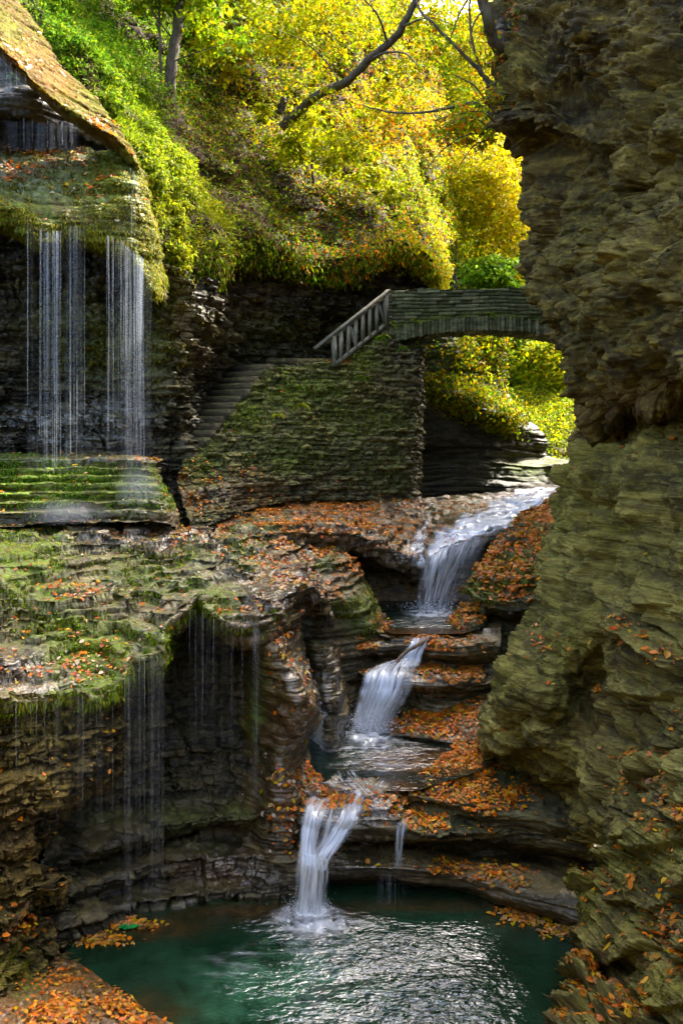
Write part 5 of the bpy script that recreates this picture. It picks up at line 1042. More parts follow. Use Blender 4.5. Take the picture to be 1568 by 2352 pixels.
M_STEP = rock_mat('worn_step_stone', (0.035, 0.031, 0.015), (0.085, 0.074, 0.034), (0.17, 0.15, 0.075), rough=.8, moss_up=.35)
st = root('stone_stairs', W(424, 1050, 17.6), 'worn stone steps climbing along the top of the retaining wall', 'stairs')
a = np.array(W(426, 1052, 17.65)); b = np.array(W(618, 834, 19.9)); ns = 14
dr = (b - a); pl = dr.copy(); pl[2] = 0; run = np.linalg.norm(pl) / ns; pl /= np.linalg.norm(pl); pe = np.array([-pl[1], pl[0], 0])
for i in range(ns):
    c = a + dr * (i + 0.5) / ns; c[2] = a[2] + dr[2] * (i + 0.8) / ns
    wd = 0.62 + 0.03 * RNG.random()
    mb = MB(); mb.box(c + pe * (wd - 0.10 + 0.03 * RNG.standard_normal()) - np.array([0, 0, 0.12]), pl * (run * 0.62), pe * wd, np.array([0.004 * RNG.standard_normal(), 0, 0.12]))
    mb.build('step', M_STEP, st)
c = np.array(W(690, 824, 20.5)); mb = MB(); mb.box(c + np.array([0, .35, -.08]), (0.85, 0, 0), (0, 0.5, 0), (0, 0, 0.08)); mb.build('landing', M_MASON, st)

# bridge
br = root('stone_bridge', (3.9, 22.1, 2.6), 'low arched footbridge of weathered grey stone spanning the gorge', 'bridge')
XL, XR, YF, YB = 1.22, 7.8, 21.5, 22.7
def zin(x): return 2.84 - (x - 3.9) ** 2 / 19.5
def section(name, mat, prof, xs, stone, amp, seed, radial=False):
    """prof(x) -> points (y,z) round the section; displaced stone by stone"""
    rows = []
    for x in xs:
        p = np.array(prof(x)); seg = []
        for i in range(len(p) - 1):
            n = max(2, int(np.linalg.norm(p[i + 1] - p[i]) / 0.03)) if name else 2
            seg.append((len(p), p[i], p[i + 1]))
        rows.append(seg)
    counts = [max(2, int(np.linalg.norm(s[2] - s[1]) / 0.016)) for s in rows[len(rows) // 2]]
    G = np.zeros((len(xs), sum(counts) + 1, 3))
    for i, x in enumerate(xs):
        k = 0
        for (q, p0, p1), n in zip(rows[i], counts):
            t = np.linspace(0, 1, n, endpoint=False)[:, None]
            yz = p0 * (1 - t) + p1 * t
            G[i, k:k + n, 0] = x; G[i, k:k + n, 1:] = yz; k += n
        G[i, -1, 0] = x; G[i, -1, 1:] = rows[i][-1][2]
    N = grid_normals(G)
    nc = G.mean(axis=(0, 1))
    if np.mean(np.sum(N * (G - nc), axis=2)) < 0: N = -N
    h, L = stone
    if radial:
        q = G[..., 0] / h + 0.15 * vnoise(G * 2, seed); k = np.floor(q).astype(np.int64); f = q - k
        hv = hash3(k, np.floor(G[..., 1] / 0.45).astype(np.int64), k * 0, seed); e = np.maximum(np.exp(-(f / 0.1) ** 2), np.exp(-((1 - f) / 0.1) ** 2))
    else:
        z = G[..., 2] - 0.02 * (G[..., 0] - XL); q = z / h + 0.25 * vnoise(G * np.array([1.2, 1.2, .3]), seed); k = np.floor(q).astype(np.int64); f = q - k
        bw = L * (0.6 + 0.9 * hash1(k, seed)); c = (G[..., 0] + 0.8 * G[..., 1]) / bw + 9 * hash1(k, seed + 1); ck = np.floor(c).astype(np.int64); cf = (c - ck) * bw / h
        hv = hash3(k, ck, k * 0, seed + 2); e = np.maximum(np.exp(-(f / 0.14) ** 2), np.exp(-((1 - f) / 0.12) ** 2)); e = np.maximum(e, np.exp(-(cf / 0.14) ** 2))
    G = G + N * (amp * (hv - 0.5) * 2 - amp * 1.3 * e + 0.012 * fbm(G * 5, 3, seed))[..., None]
    o = make_mesh(name, G.reshape(-1, 3), grid_faces(*G.shape[:2]), mat, br, None, {'moss': (0.25 + 0.5 * np.exp(-((G[..., 2] - zin(G[..., 0]) - 0.42) / 0.07) ** 2)).ravel(), 'wet': np.zeros(G[..., 0].size), 'warm': np.zeros(G[..., 0].size), 'tone': ((hv - 0.5) * 1.3 - 0.7 * e).ravel()})
    return o
xs = np.arange(XL, XR, 0.02)
top = lambda x: 3.93 + 0.02 * (x - XL)
def ze(x): return zin(x) + 0.37
section('parapet', M_BRIDGE, lambda x: [(YF, ze(x)), (YF, top(x)), (YF + 0.32, top(x)), (YF + 0.32, 3.25)], xs, (0.10, 0.38), 0.035, 121)
section('parapet', M_BRIDGE, lambda x: [(YB, ze(x)), (YB, top(x)), (YB - 0.32, top(x)), (YB - 0.32, 3.25)], xs, (0.085, 0.34), 0.016, 122)
section('arch_ring', M_BRIDGE, lambda x: [(YF + 0.1, ze(x) + 0.02), (YF - 0.03, ze(x)), (YF - 0.03, zin(x)), (YB + 0.03, zin(x)), (YB + 0.03, ze(x)), (YB - .1, ze(x) + .02)], xs, (0.105, 0.3), 0.03, 123, True)
mb = MB()
for x in np.arange(XL + .1, XR - .3, 0.4): mb.box((x + .2, (YF + YB) / 2, 3.28), (0.2, 0, 0), (0, 0.3, 0), (0, 0, 0.06))
mb.build('deck', M_MASON, br)
mb = MB()
for j in range(18):
    z0 = 2.35 + j * 0.088
    mb.box((XL + 0.02 + 0.03 * RNG.random(), YF + 0.6, z0 + 0.044), (0.07 + .05 * RNG.random(), 0, 0), (0, 0.62 + .03 * RNG.random(), 0), (0, 0, 0.041))
mb.build('end_pier', M_BRIDGE, br)

rl = root('wooden_railing', W(770, 840, 20.15), 'weathered wooden stair railing sloping up to the stone bridge', 'railing')
At, Bt = np.array(W(722, 800, 19.95)), np.array(W(893, 666, 21.38)); Ab, Bb = np.array(W(768, 838, 20.1)), np.array(W(889, 742, 21.36))
def bar(mb, p, q, wy, wz):
    p, q = np.asarray(p), np.asarray(q); d = q - p; L = np.linalg.norm(d); d /= L
    s = np.cross(d, (0, 0, 1.0)) if abs(d[2]) < .95 else np.cross(d, (0.6, 0.8, 0)); s /= np.linalg.norm(s); t = np.cross(s, d)
    mb.box((p + q) / 2, d * L / 2, s * wy, t * wz)
mb = MB(); bar(mb, At, Bt, 0.075, 0.028); mb.build('handrail', M_WOOD, rl)
mb = MB(); bar(mb, At + (Bt - At) * 0.16 - np.array([0, 0, .09]), Bt - np.array([0, 0, .09]), 0.022, 0.05); mb.build('top_rail', M_WOOD, rl)
mb = MB(); bar(mb, Ab, Bb, 0.03, 0.055); mb.build('bottom_rail', M_WOOD, rl)
def at_u(A_, B_, u):            # the point of a rail seen at a given sight line
    k = (u - 784) / F; t = (k * A_[1] - A_[0]) / ((B_[0] - A_[0]) - k * (B_[1] - A_[1])); return A_ + (B_ - A_) * t
for u in (783, 800, 817, 833, 849, 865):
    p = at_u(Ab, Bb, u); q = at_u(At, Bt, u); mb = MB(); bar(mb, p, q - np.array([0, 0, .05]), 0.035, 0.05); mb.build('baluster', M_WOOD, rl)
for u in (766, 886):
    p = at_u(Ab, Bb, max(u, 769)) - np.array([0, 0, .05]); q = at_u(At, Bt, u); mb = MB(); bar(mb, p, q, 0.05, 0.06); mb.build('post', M_WOOD, rl)
for (u0, u1) in ((817, 803), (884, 868)):
    p = at_u(Ab, Bb, u0) + np.array([0, .02, 0]); q = at_u(At, Bt, u1) + np.array([0, .02, -.06]); mb = MB(); bar(mb, p, q, 0.02, 0.035); mb.build('brace', M_WOOD, rl)

# driftwood in the second fall
dp = [W(900, 1543, 13.6), W(908, 1530, 13.7), W(917, 1512, 13.82), W(932, 1498, 13.88), W(950, 1487, 13.95), (W(968, 1476, 14.05)), W(986, 1465, 14.3)]
mb = MB(); dp = hermite(dp, 26); mb.tube(dp, np.linspace(0.022, 0.042, 26), 8, 0.3)
o = mb.build('driftwood_branch', M_DRIFT, None, dp[0], True); tag(o, 'bare curved branch lodged across the middle cascade', 'branch')
mb = MB(); dp = hermite([W(846, 1545, 13.6), W(870, 1543, 13.62), W(892, 1540, 13.66)], 12); mb.tube(dp, np.linspace(0.012, 0.02, 12), 6, 0.3)
o = mb.build('driftwood_branch', M_DRIFT, None, dp[0], True); tag(o, 'short dark stick lying on the lip of the middle cascade', 'branch')

# ================================================================== FOLIAGE
PAL = [  # (u, v, radius, colours)
    (330, 120, 130, [GRN, YG, GRN, (0.22, 0.42, 0.015)]), (480, 330, 110, [BRN, OLV, OLV, BRN, YG, DGRN]), (640, 400, 120, [OLV, BRN, OLV, BRN, GRN, YG]), (480, 120, 120, [YG, YG, OLV, GRN, GOLD, DGRN]),
    (640, 560, 130, [YG, OLV, GRN, YG, BRN]), (800, 540, 120, [YG, OLV, GRN, ORA]), (820, 470, 80, [OLV, BRN, YG]), (620, 250, 90, [YEL, YEL2, GOLD, YG]), (760, 330, 100, [YEL, YEL2, YEL2, YG]), (900, 450, 80, [YEL2, YG, OLV]),
    (700, 130, 160, [YG, OLV, YEL2, OLV, GRN, BRN]), (850, 250, 110, [GOLD, YG, YEL2, ORA, OLV]), (940, 560, 60, [YG, YEL2, GOLD]), (980, 620, 40, [YEL2, GOLD, YG]), (560, 500, 80, [OLV, YG, BRN, YG]), (400, 590, 70, [YG, OLV, GRN])]
def pal_cols(u, v):
    d = np.stack([np.exp(-((u - a) ** 2 + (v - b) ** 2) / (2 * (r * .7) ** 2)) for (a, b, r, c) in PAL], 1) + 1e-9
    d /= d.sum(1, keepdims=True); k = (d.cumsum(1) > RNG.random(len(u))[:, None]).argmax(1)
    out = np.zeros((len(u), 3))
    for i, p in enumerate(PAL):
        s = k == i; out[s] = pick(p[3], s.sum(), 0.2)
    return out
BV = [-150, 0, 120, 215, 290, 360, 420, 500, 600, 660]; BL = [20, 88, 132, 200, 258, 306, 340, 358, 392, 410]; BR = [120, 215, 285, 330, 372, 412, 452, 505, 575, 590]
def in_band(u, v):
    l, r = np.interp(v, BV, BL), np.interp(v, BV, BR); return sstep(l - 12, l + 6, u) * sstep(r + 14, r - 14, u)
# undergrowth on the hillside
def wt(u, v, n, c): return (1 - in_band(u, v)) * (v > -150) * (u > 40) * (0.35 + 1.2 * sstep(-0.25, 0.35, fbm(c * 1.1, 3, 200))) / np.maximum(c[..., 1] / 20, .5)
p, n, u, v = sample('hill', 125000, wt)
q = p + n * (RNG.random((len(p), 1)) ** 1.5 * (0.06 + 0.34 * sstep(-.3, .5, fbm(p * 1.6, 2, 210)))[:, None])
ax = n * 0.35 + rand_dir(len(p)) * 0.8 + np.array([0, -0.15, -0.35])
o = foliage('undergrowth', q, ax, n + rand_dir(len(p)) * 0.7 + np.array([0, -.3, .5]), RNG.uniform(0.05, 0.13, len(p)) * (p[:, 1] / 21), RNG.uniform(0.03, 0.075, len(p)) * (p[:, 1] / 21), pal_cols(u, v), M_LEAF)
tag(o, 'autumn undergrowth covering the hillside', None, None, 'stuff')
# fringe hanging over the dark wall
def wt2(u, v, n, c):
    e = np.interp(u, [345, 395, 470, 560, 650, 700, 780, 830, 880, 940, 1000], [620, 650, 600, 575, 575, 600, 620, 600, 572, 575, 625]); return sstep(e - 45, e - 5, v) * (u > 330)
p, n, u, v = sample('hill', 15000, wt2)
q = p + n * RNG.uniform(0, .25, (len(p), 1)) + np.array([0, 0, -1]) * RNG.random((len(p), 1)) ** 2 * 0.45
o = foliage('hanging_foliage', q, np.array([0, -.25, -1]) + rand_dir(len(p)) * .55, n + rand_dir(len(p)) * .5, RNG.uniform(.08, .2, len(p)), RNG.uniform(.03, .06, len(p)), pal_cols(u, v), M_LEAF)
tag(o, 'plants trailing over the edge of the dark wall', None, None, 'stuff')
# bright grass band: blades, and broad-leaved weeds in clumps
p, n, u, v = sample('hill', 30000, lambda u, v, n, c: in_band(u, v) * (v > -150) * (0.25 + sstep(-.35, .35, fbm(c * 1.7, 3, 260))) / np.maximum(c[..., 1] / 18, .6) ** 1.5)
f = np.clip((v - 120) / 380, 0, 1)[:, None]
def band_cols(f, n): return pick([(0.12, 0.28, 0.008), (0.19, 0.33, 0.008), (0.06, 0.16, 0.008), (.26, .33, .008)], n) * (1 - f) + pick([(0.30, 0.34, 0.006), (0.40, 0.38, 0.006), (0.22, 0.22, 0.006), (.15, .24, .006)], n) * f
q = p + n * RNG.uniform(0, .1, (len(p), 1))
o = foliage('grass', q, n * .8 + rand_dir(len(p)) * .8 + np.array([.15, -.3, -.35]), np.array([.3, -.6, .6]) + rand_dir(len(p)) * .6, RNG.uniform(.06, .22, len(p)), RNG.uniform(.012, .03, len(p)), band_cols(f, len(p)), M_GRASS, fold=.15)
tag(o, 'bright green grass on the sunlit strip of slope', None, None, 'stuff')
p, n, u, v = sample('hill', 30000, lambda u, v, n, c: in_band(u, v) * (v > -150) * sstep(-.3, .4, fbm(c * 2.1, 3, 262)) / np.maximum(c[..., 1] / 18, .6) ** 1.5)
f = np.clip((v - 120) / 380, 0, 1)[:, None]
q = p + n * (RNG.random((len(p), 1)) * (.04 + .3 * sstep(-.2, .5, fbm(p * 2.1, 3, 262)))[:, None])
o = foliage('weeds', q, n * .4 + rand_dir(len(p)) + np.array([0, -.1, -.2]), n + rand_dir(len(p)) * .7 + np.array([0, -.3, .6]), RNG.uniform(.05, .14, len(p)), RNG.uniform(.03, .07, len(p)), band_cols(f, len(p)), M_LEAF)
tag(o, 'leafy weeds among the grass on the sunlit strip of slope', None, None, 'stuff')
# golden grass combed down the slab
p, n, u, v = sample('slab', 9000, lambda u, v, n, c: (n[..., 2] > 0.1) * 1.0)
dn = np.array(W(312, 372, 16.2)) - np.array(W(0, 60, 14.5)); dn /= np.linalg.norm(dn)
o = foliage('slab_moss', p, dn * .9 + n * .25 + rand_dir(len(p)) * .25, n + rand_dir(len(p)) * .3, RNG.uniform(.04, .10, len(p)), RNG.uniform(.006, .014, len(p)), pick([(0.19, 0.18, 0.003), (0.15, 0.18, 0.003), (0.20, 0.085, 0.002), (0.20, 0.13, 0.003), (0.15, 0.15, 0.003), (0.15, 0.06, 0.002), (.11, .15, .003)], len(p)), M_GRASS)
tag(o, 'golden moss and grass combed down the slab', None, None, 'stuff')
# far slope foliage
p, n, u, v = sample('farhill', 60000, lambda u, v, n, c: (u > 880) * (u < 1380) * (0.25 + sstep(-.3, .3, fbm(c * .35, 3, 220))))
f = sstep(560, 660, v) * sstep(150, 40, np.abs(u - 1120)); pick_g = RNG.random(len(p)) < f * 0.75
cc = pick([YEL, YEL2, YG, YEL2, YG, OLV, YG], len(p), .2); cc[pick_g] = pick([GRN, YG, (0.22, .36, .02)], pick_g.sum())
o = foliage('far_foliage', p + n * RNG.uniform(0, .9, (len(p), 1)), rand_dir(len(p)) + np.array([0, -.2, -.4]), n + rand_dir(len(p)) * .8, RNG.uniform(.13, .30, len(p)), RNG.uniform(.09, .19, len(p)), cc, M_LEAF)
tag(o, 'yellow autumn foliage on the far slope', None, None, 'stuff')
for key, cnt, bl, cols in (('far', 7500, [(1010, 890, 60, 30, 1), (1080, 920, 70, 35, 1), (1150, 960, 50, 30, 1.2), (990, 820, 40, 40, .12), (1110, 815, 75, 55, .9)], [YG, YEL2, GOLD, OLV, GRN]),
                           ('farsteps', 9000, [(1200, 940, 90, 70, 1), (1280, 960, 60, 50, 1), (1250, 1085, 90, 20, .4), (1260, 1000, 80, 50, .6)], [YG, YEL2, YEL, OLV, GRN])):
    p, n, u, v = sample(key, cnt, lambda u, v, n, c: blobs(u, v, bl))
    o = foliage('ledge_foliage', p + n * RNG.uniform(0, .35, (len(p), 1)), rand_dir(len(p)) + np.array([0, -.2, .2]), n + rand_dir(len(p)) * .7, RNG.uniform(.07, .17, len(p)), RNG.uniform(.04, .10, len(p)), pick(cols, len(p), .2), M_LEAF)
    tag(o, 'plants on the ledges beyond the bridge', None, None, 'stuff')

# moss tufts: short blades on the greenest rock, hanging where it hangs
for key, cnt, cols in (('ledge', 26000, [(0.16, 0.18, 0.012), (0.24, 0.22, 0.015), (0.09, 0.10, 0.01), (.3, .25, .02)]), ('terrace', 34000, [(0.16, 0.30, 0.01), (0.26, 0.38, 0.012), (0.12, 0.15, 0.01), (0.26, 0.27, 0.015)]), ('block', 15000, [(0.12, 0.26, 0.012), (0.20, 0.28, 0.015), (.07, .12, .01)]),
                       ('wall', 7000, [(0.22, 0.20, 0.015), (0.30, 0.22, 0.02), (0.14, 0.16, 0.015), (.10, .10, .01)]), ('wallstone', 7500, [(0.16, 0.20, 0.015), (0.22, 0.22, 0.02), (.09, .13, .012)]), ('rightfg', 5000, [(0.18, 0.19, 0.015), (0.12, 0.13, 0.012)]), ('leftfg', 3000, [(.14, .16, .015), (.2, .18, .02)]), ('shoulder', 1500, [(.16, .18, .015)]), ('bank', 2500, [(.24, .24, .02), (.16, .2, .015)])):
    mk = MASK[key]['moss'].reshape(SURF[key][0].shape[:2])[:-1, :-1]
    p, n, u, v = sample(key, cnt, lambda u, v, n, c: np.clip(mk, 0, 1.3) ** 1.5 * (fbm(c * 2.2, 3, 230) > -0.25) * (v > 300) / np.maximum(c[..., 1] / 10, .5))
    sc = np.clip(p[:, 1] / 12, .55, 1.5)
    o = foliage('moss', p, n * .55 + np.array([0, -.1, -.8]) + rand_dir(len(p)) * .45, n + rand_dir(len(p)) * .4, RNG.uniform(.025, .075, len(p)) * sc, RNG.uniform(.010, .022, len(p)) * sc, pick(cols, len(p), .25), M_GRASS, fold=.1)
    tag(o, 'moss growing on the wet rock', None, None, 'stuff')

LU = [-60, 0, 55, 105, 150, 215, 270, 338, 365]; LV = [462, 482, 510, 542, 530, 538, 560, 612, 640]
p, n, u, v = sample('ledge', 10000, lambda u, v, n, c: np.maximum(np.exp(-((v - np.interp(u, LU, LV)) / 20) ** 2), .8 * np.exp(-((u - np.interp(v, [380, 450, 600], [315, 335, 352])) / 16) ** 2) * (v > 370)) * (.15 + sstep(-.3, .3, fbm(c * 2.4, 3, 270))))
o = foliage('hanging_moss', p + n * RNG.uniform(0, .06, (len(p), 1)), np.array([0, -.15, -1.0]) + n * .35 + rand_dir(len(p)) * .35, n + rand_dir(len(p)) * .5, RNG.uniform(.03, .13, len(p)), RNG.uniform(.008, .022, len(p)), pick([(.26, .28, .01), (.36, .34, .012), (.16, .22, .01), (.34, .26, .012), (.10, .12, .01)], len(p)), M_GRASS, fold=.1)
tag(o, 'moss and grass hanging over the lip of the upper ledge', None, None, 'stuff')
TU = [-60, 37, 170, 235, 288, 300, 375, 378, 425, 465, 550, 588, 640]; TV = [1615, 1622, 1600, 1610, 1560, 1530, 1500, 1452, 1415, 1378, 1440, 1436, 1412]
p, n, u, v = sample('terrace', 9000, lambda u, v, n, c: np.exp(-((v - np.interp(u, TU, TV)) / 16) ** 2) * (u < 640) * (.1 + sstep(-.2, .35, fbm(c * 2.6, 3, 272))))
o = foliage('hanging_moss', p + n * RNG.uniform(0, .03, (len(p), 1)), np.array([0, -.15, -1.0]) + n * .35 + rand_dir(len(p)) * .35, n + rand_dir(len(p)) * .5, RNG.uniform(.03, .11, len(p)), RNG.uniform(.008, .02, len(p)), pick([(.14, .24, .01), (.22, .28, .01), (.10, .12, .01), (.24, .22, .012)], len(p)), M_GRASS, fold=.1)
tag(o, 'moss hanging over the front lip of the left ledge', None, None, 'stuff')
# fallen leaves
def leaf6(p, axis, nrm, ln, wd, curl):
    n = len(p); ln = ln[:, None]; wd = wd[:, None]; cu = curl[:, None]
    axis = axis - nrm * np.sum(axis * nrm, 1, keepdims=True); axis /= np.linalg.norm(axis, axis=1, keepdims=True) + 1e-9
    s = np.cross(axis, nrm); s /= np.linalg.norm(s, axis=1, keepdims=True) + 1e-9; up = np.cross(s, axis)
    b = p - axis * ln * .5 + up * ln * cu * .3; t = p + axis * ln * .5 + up * ln * cu
    f = RNG.uniform(.05, .45, (n, 1)) * wd
    r1, l1 = p - axis * ln * .2 + s * wd * .45 + up * f, p - axis * ln * .2 - s * wd * .45 + up * f * .8
    r2, l2 = p + axis * ln * .18 + s * wd * .42 + up * f, p + axis * ln * .18 - s * wd * .42 + up * f * 1.1
    V = np.stack([b, r1, r2, t, l2, l1], 1).reshape(-1, 3); i = np.arange(n) * 6
    return V, np.concatenate([np.stack([i, i + 1, i + 2, i + 3], 1), np.stack([i, i + 3, i + 4, i + 5], 1)])
LC = [ORA, (.6, .2, .01), (.5, .24, .03), BRN, (.3, .12, .02), (0.55, 0.15, 0.012), RUS, GOLD, BRN, (0.45, 0.14, .015)]
def litter(key, cnt, bl, base=0.02, cols=LC, lift=0.012, size=(.045, .08), up=0.35, name='fallen_leaves', label='fallen autumn leaves lying on the rock'):
    p, n, u, v = sample(key, cnt, lambda u, v, nn, c: (blobs(u, v, bl) + base) * (0.12 + sstep(-.25, .45, fbm(c * 2.6, 3, 240)) ** 1.5) * sstep(up, up + .3, nn[..., 2]) * (v > 0) * (v < 2400) * (u > -30) * (u < 1600))
    if not len(p): return
    nn = n + rand_dir(len(p)) * .35 + np.array([0, -.05, .3]); nn /= np.linalg.norm(nn, axis=1, keepdims=True)
    L = RNG.uniform(*size, len(p)) * RNG.choice([.6, .85, 1, 1, 1.25], len(p)); V, Q = leaf6(p + nn * (lift + .02 * RNG.random((len(p), 1))), rand_dir(len(p)), nn, L, L * RNG.uniform(.45, .8, len(p)), RNG.uniform(-.05, .35, len(p)))
    o = make_mesh(name, V, Q, M_DEAD, None, None, {'Col': np.repeat(pick(cols, len(p), .22), 6, 0)}, False); tag(o, label, None, None, 'stuff')
PALE = [ORA, RUS, TAN, (0.55, 0.42, 0.28), BRN, GOLD, (0.4, 0.1, .02)]
litter('terrace', 3000, [(80, 1540, 170, 40, 1), (250, 1500, 120, 40, .6), (200, 1370, 130, 30, .7), (560, 1240, 120, 40, .8), (640, 1260, 90, 50, 1.2), (400, 1240, 160, 30, .4), (690, 1330, 60, 40, .8), (350, 1440, 40, 40, .8), (110, 1440, 100, 20, .7), (560, 1400, 90, 30, .4)], .03, PALE)
litter('slope', 6500, [(600, 1180, 80, 30, .8), (720, 1215, 160, 32, 1.3), (800, 1160, 150, 18, .8), (880, 1210, 80, 25, .7), (930, 1270, 40, 30, .5)], .08, size=(.045, .08))
litter('shoulder', 1800, [(800, 1290, 40, 30, 1), (700, 1260, 60, 30, 1), (915, 1440, 50, 22, 1.2), (750, 1360, 40, 20, .3)], .03)
litter('bank', 8500, [(1210, 1200, 80, 60, 1.1), (1190, 1260, 90, 40, 1.1), (1170, 1350, 70, 32, 1.3), (1090, 1320, 30, 30, .5), (1270, 1250, 40, 60, .8), (1240, 1340, 60, 30, .6)], .06, size=(.06, .11))
litter('bankstep', 900, [(1065, 1420, 40, 40, 1)], .1)
litter('bed', 1100, [(1050, 1170, 90, 25, .6), (1010, 1220, 60, 40, .4)], .02)
litter('mid', 2400, [(1030, 1490, 80, 20, 1.2), (1030, 1545, 70, 18, 1.1), (835, 1488, 30, 8, 1), (1000, 1470, 60, 12, .8)], .02)
litter('lowledge', 3400, [(1020, 1650, 120, 50, 1)], .1, [RUS, ORA, (0.45, .12, .012), BRN, GOLD])
litter('leafledge', 9000, [(1060, 1750, 60, 70, 1.6), (1010, 1800, 70, 40, 1.5), (1110, 1840, 90, 30, .9), (970, 1890, 50, 25, .9), (1080, 1700, 40, 30, 1.5)], .02, [ORA, ORA, (0.55, .16, .012), RUS, GOLD, BRN, (.5, .24, .03)], size=(.045,.08))
litter('bowl', 1300, [(850, 1850, 140, 20, .6), (930, 1860, 60, 30, .7), (1050, 2010, 110, 22, 1), (1150, 2035, 60, 14, .6), (660, 1900, 30, 60, .4)], .008, up=.2)
litter('rib', 350, [(640, 1500, 40, 80, .5), (690, 1600, 30, 80, .5), (650, 1850, 50, 90, 1)], .02, PALE, up=.1)
litter('rim', 500, [(740, 1790, 60, 30, 1)], .15)
litter('shore', 1700, [(200, 2330, 170, 40, 1.2), (300, 2340, 120, 30, 1), (120, 2240, 60, 30, .3)], .04, size=(.035, .065))
litter('leftfg', 260, [(40, 2140, 60, 40, 1), (90, 1610, 150, 20, .4)], .03, up=.2, size=(.05, .08))
litter('face', 600, [(1310, 1480, 70, 30, .8), (1430, 1470, 60, 40, 1), (1360, 1580, 30, 20, .4), (1170, 1650, 30, 20, .8), (1520, 1500, 60, 30, .7), (1420, 1740, 60, 20, .7), (1490, 1790, 70, 40, 1), (1560, 1660, 40, 40, .4)], .008, up=.4, size=(.05, .085))
litter('rightfg', 1700, [(1440, 1860, 40, 30, .9), (1395, 2050, 24, 40, 1.4), (1445, 2010, 20, 30, .8), (1500, 2110, 40, 40, 1.2), (1340, 2240, 40, 50, .9), (1430, 2310, 60, 40, 1.6), (1540, 1890, 50, 50, 1), (1540, 2060, 50, 40, .6), (1480, 1770, 60, 30, .7), (1550, 2200, 40, 60, .8), (1300, 2330, 40, 40, .5)], .03, up=.3, size=(.05, .085))
litter('block', 350, [(300, 1060, 100, 10, 1)], .05, PALE); litter('ledge', 900, [(60, 345, 130, 18, 1), (110, 385, 120, 20, .8), (60, 400, 60, 20, .6), (200, 430, 70, 30, .6)], .03, PALE, size=(.06, .11))
litter('slab', 300, [(200, 285, 60, 14, .9), (290, 360, 50, 16, 1.2), (40, 150, 60, 14, .9)], .05, PALE, size=(.06, .11)); litter('wallstone', 500, [(450, 1120, 50, 60, 1), (560, 1120, 90, 50, .5), (790, 830, 30, 16, 1.2)], .01, LC, up=.0)
# leaves afloat on the plunge pool
def afloat(cnt, ell, name, label):
    pts = []
    for (u, v, ru, rv, k) in ell:
        for i in range(int(cnt * k)):
            uu, vv = u + ru * RNG.standard_normal() * .5, v + rv * RNG.standard_normal() * .5; pts.append(W(uu, vv, 6.0 * F / (vv - 1000)))
    p = np.array(pts); p[:, 2] = -5.992; nn = np.array([0, 0, 1.0]) + rand_dir(len(p)) * .08; nn /= np.linalg.norm(nn, axis=1, keepdims=True); L = RNG.uniform(.05, .085, len(p))
    V, Q = leaf6(p, rand_dir(len(p)), nn, L, L * RNG.uniform(.5, .75, len(p)), RNG.uniform(0, .1, len(p)))
    tag(make_mesh(name, V, Q, M_DEAD, None, None, {'Col': np.repeat(pick([GOLD, (.45, .22, .03), ORA, BRN, TAN], len(p), .2), 6, 0)}, False), label, None, None, 'stuff')
afloat(170, [(1215, 2112, 60, 16, 1), (1180, 2095, 60, 10, .4), (1290, 2140, 50, 18, .9)], 'floating_leaves', 'yellow leaves afloat along the right side of the pool')
afloat(260, [(220, 2160, 70, 16, 1), (300, 2125, 60, 12, 1)], 'floating_leaves', 'brown leaves gathered along the left side of the pool')
p = np.array([W(294, 2134, 6 * F / 1134)]); p[:, 2] = -5.97
V, Q = leaf6(np.repeat(p, 3, 0) + RNG.uniform(-.05, .05, (3, 3)) * np.array([1.6, .6, .2]), np.array([[1, .2, 0], [.8, -.4, 0], [1, 0.5, 0]]), np.array([[0, -.2, 1], [0.1, -.3, 1], [-.1, -.1, 1.]]) / 1.05, np.array([.16, .13, .11]), np.array([.07, .06, .06]), np.array([.1, .2, .1]))
V[:, 2] = np.maximum(V[:, 2], -5.985)
tag(make_mesh('green_leaf', V, Q, M_DEAD, None, p[0], {'Col': np.tile([0.01, 0.32, 0.06, 1], (len(V), 1))}, False), 'bright green leaf afloat among brown leaves at the left pool edge', 'leaf')

def one_leaf(key, u, v, size, col, label):
    P, N, a, b = SURF[key]; uu, vv = UV(P); k = np.unravel_index(np.argmin((uu - u) ** 2 + (vv - v) ** 2), uu.shape); n = N[k] + np.array([0, -.4, .2]); n = (n / np.linalg.norm(n))[None]
    c = P[k][None] + n * .02; V, Q = leaf6(c, np.array([[.3, -.2, -1.0]]), n, np.array([size]), np.array([size * .7]), np.array([.12]))
    tag(make_mesh('fallen_leaf', V, Q, M_DEAD, None, c[0], {'Col': np.tile([*col, 1], (len(V), 1))}, False), label, 'leaf')
one_leaf('rightfg', 1400, 2180, .13, (.62, .36, .008), 'large single yellow leaf clinging to a rock block in the right foreground')
one_leaf('face', 1406, 1450, .12, (.55, .05, .008), 'red leaf lying alone high on the mossy rock face')
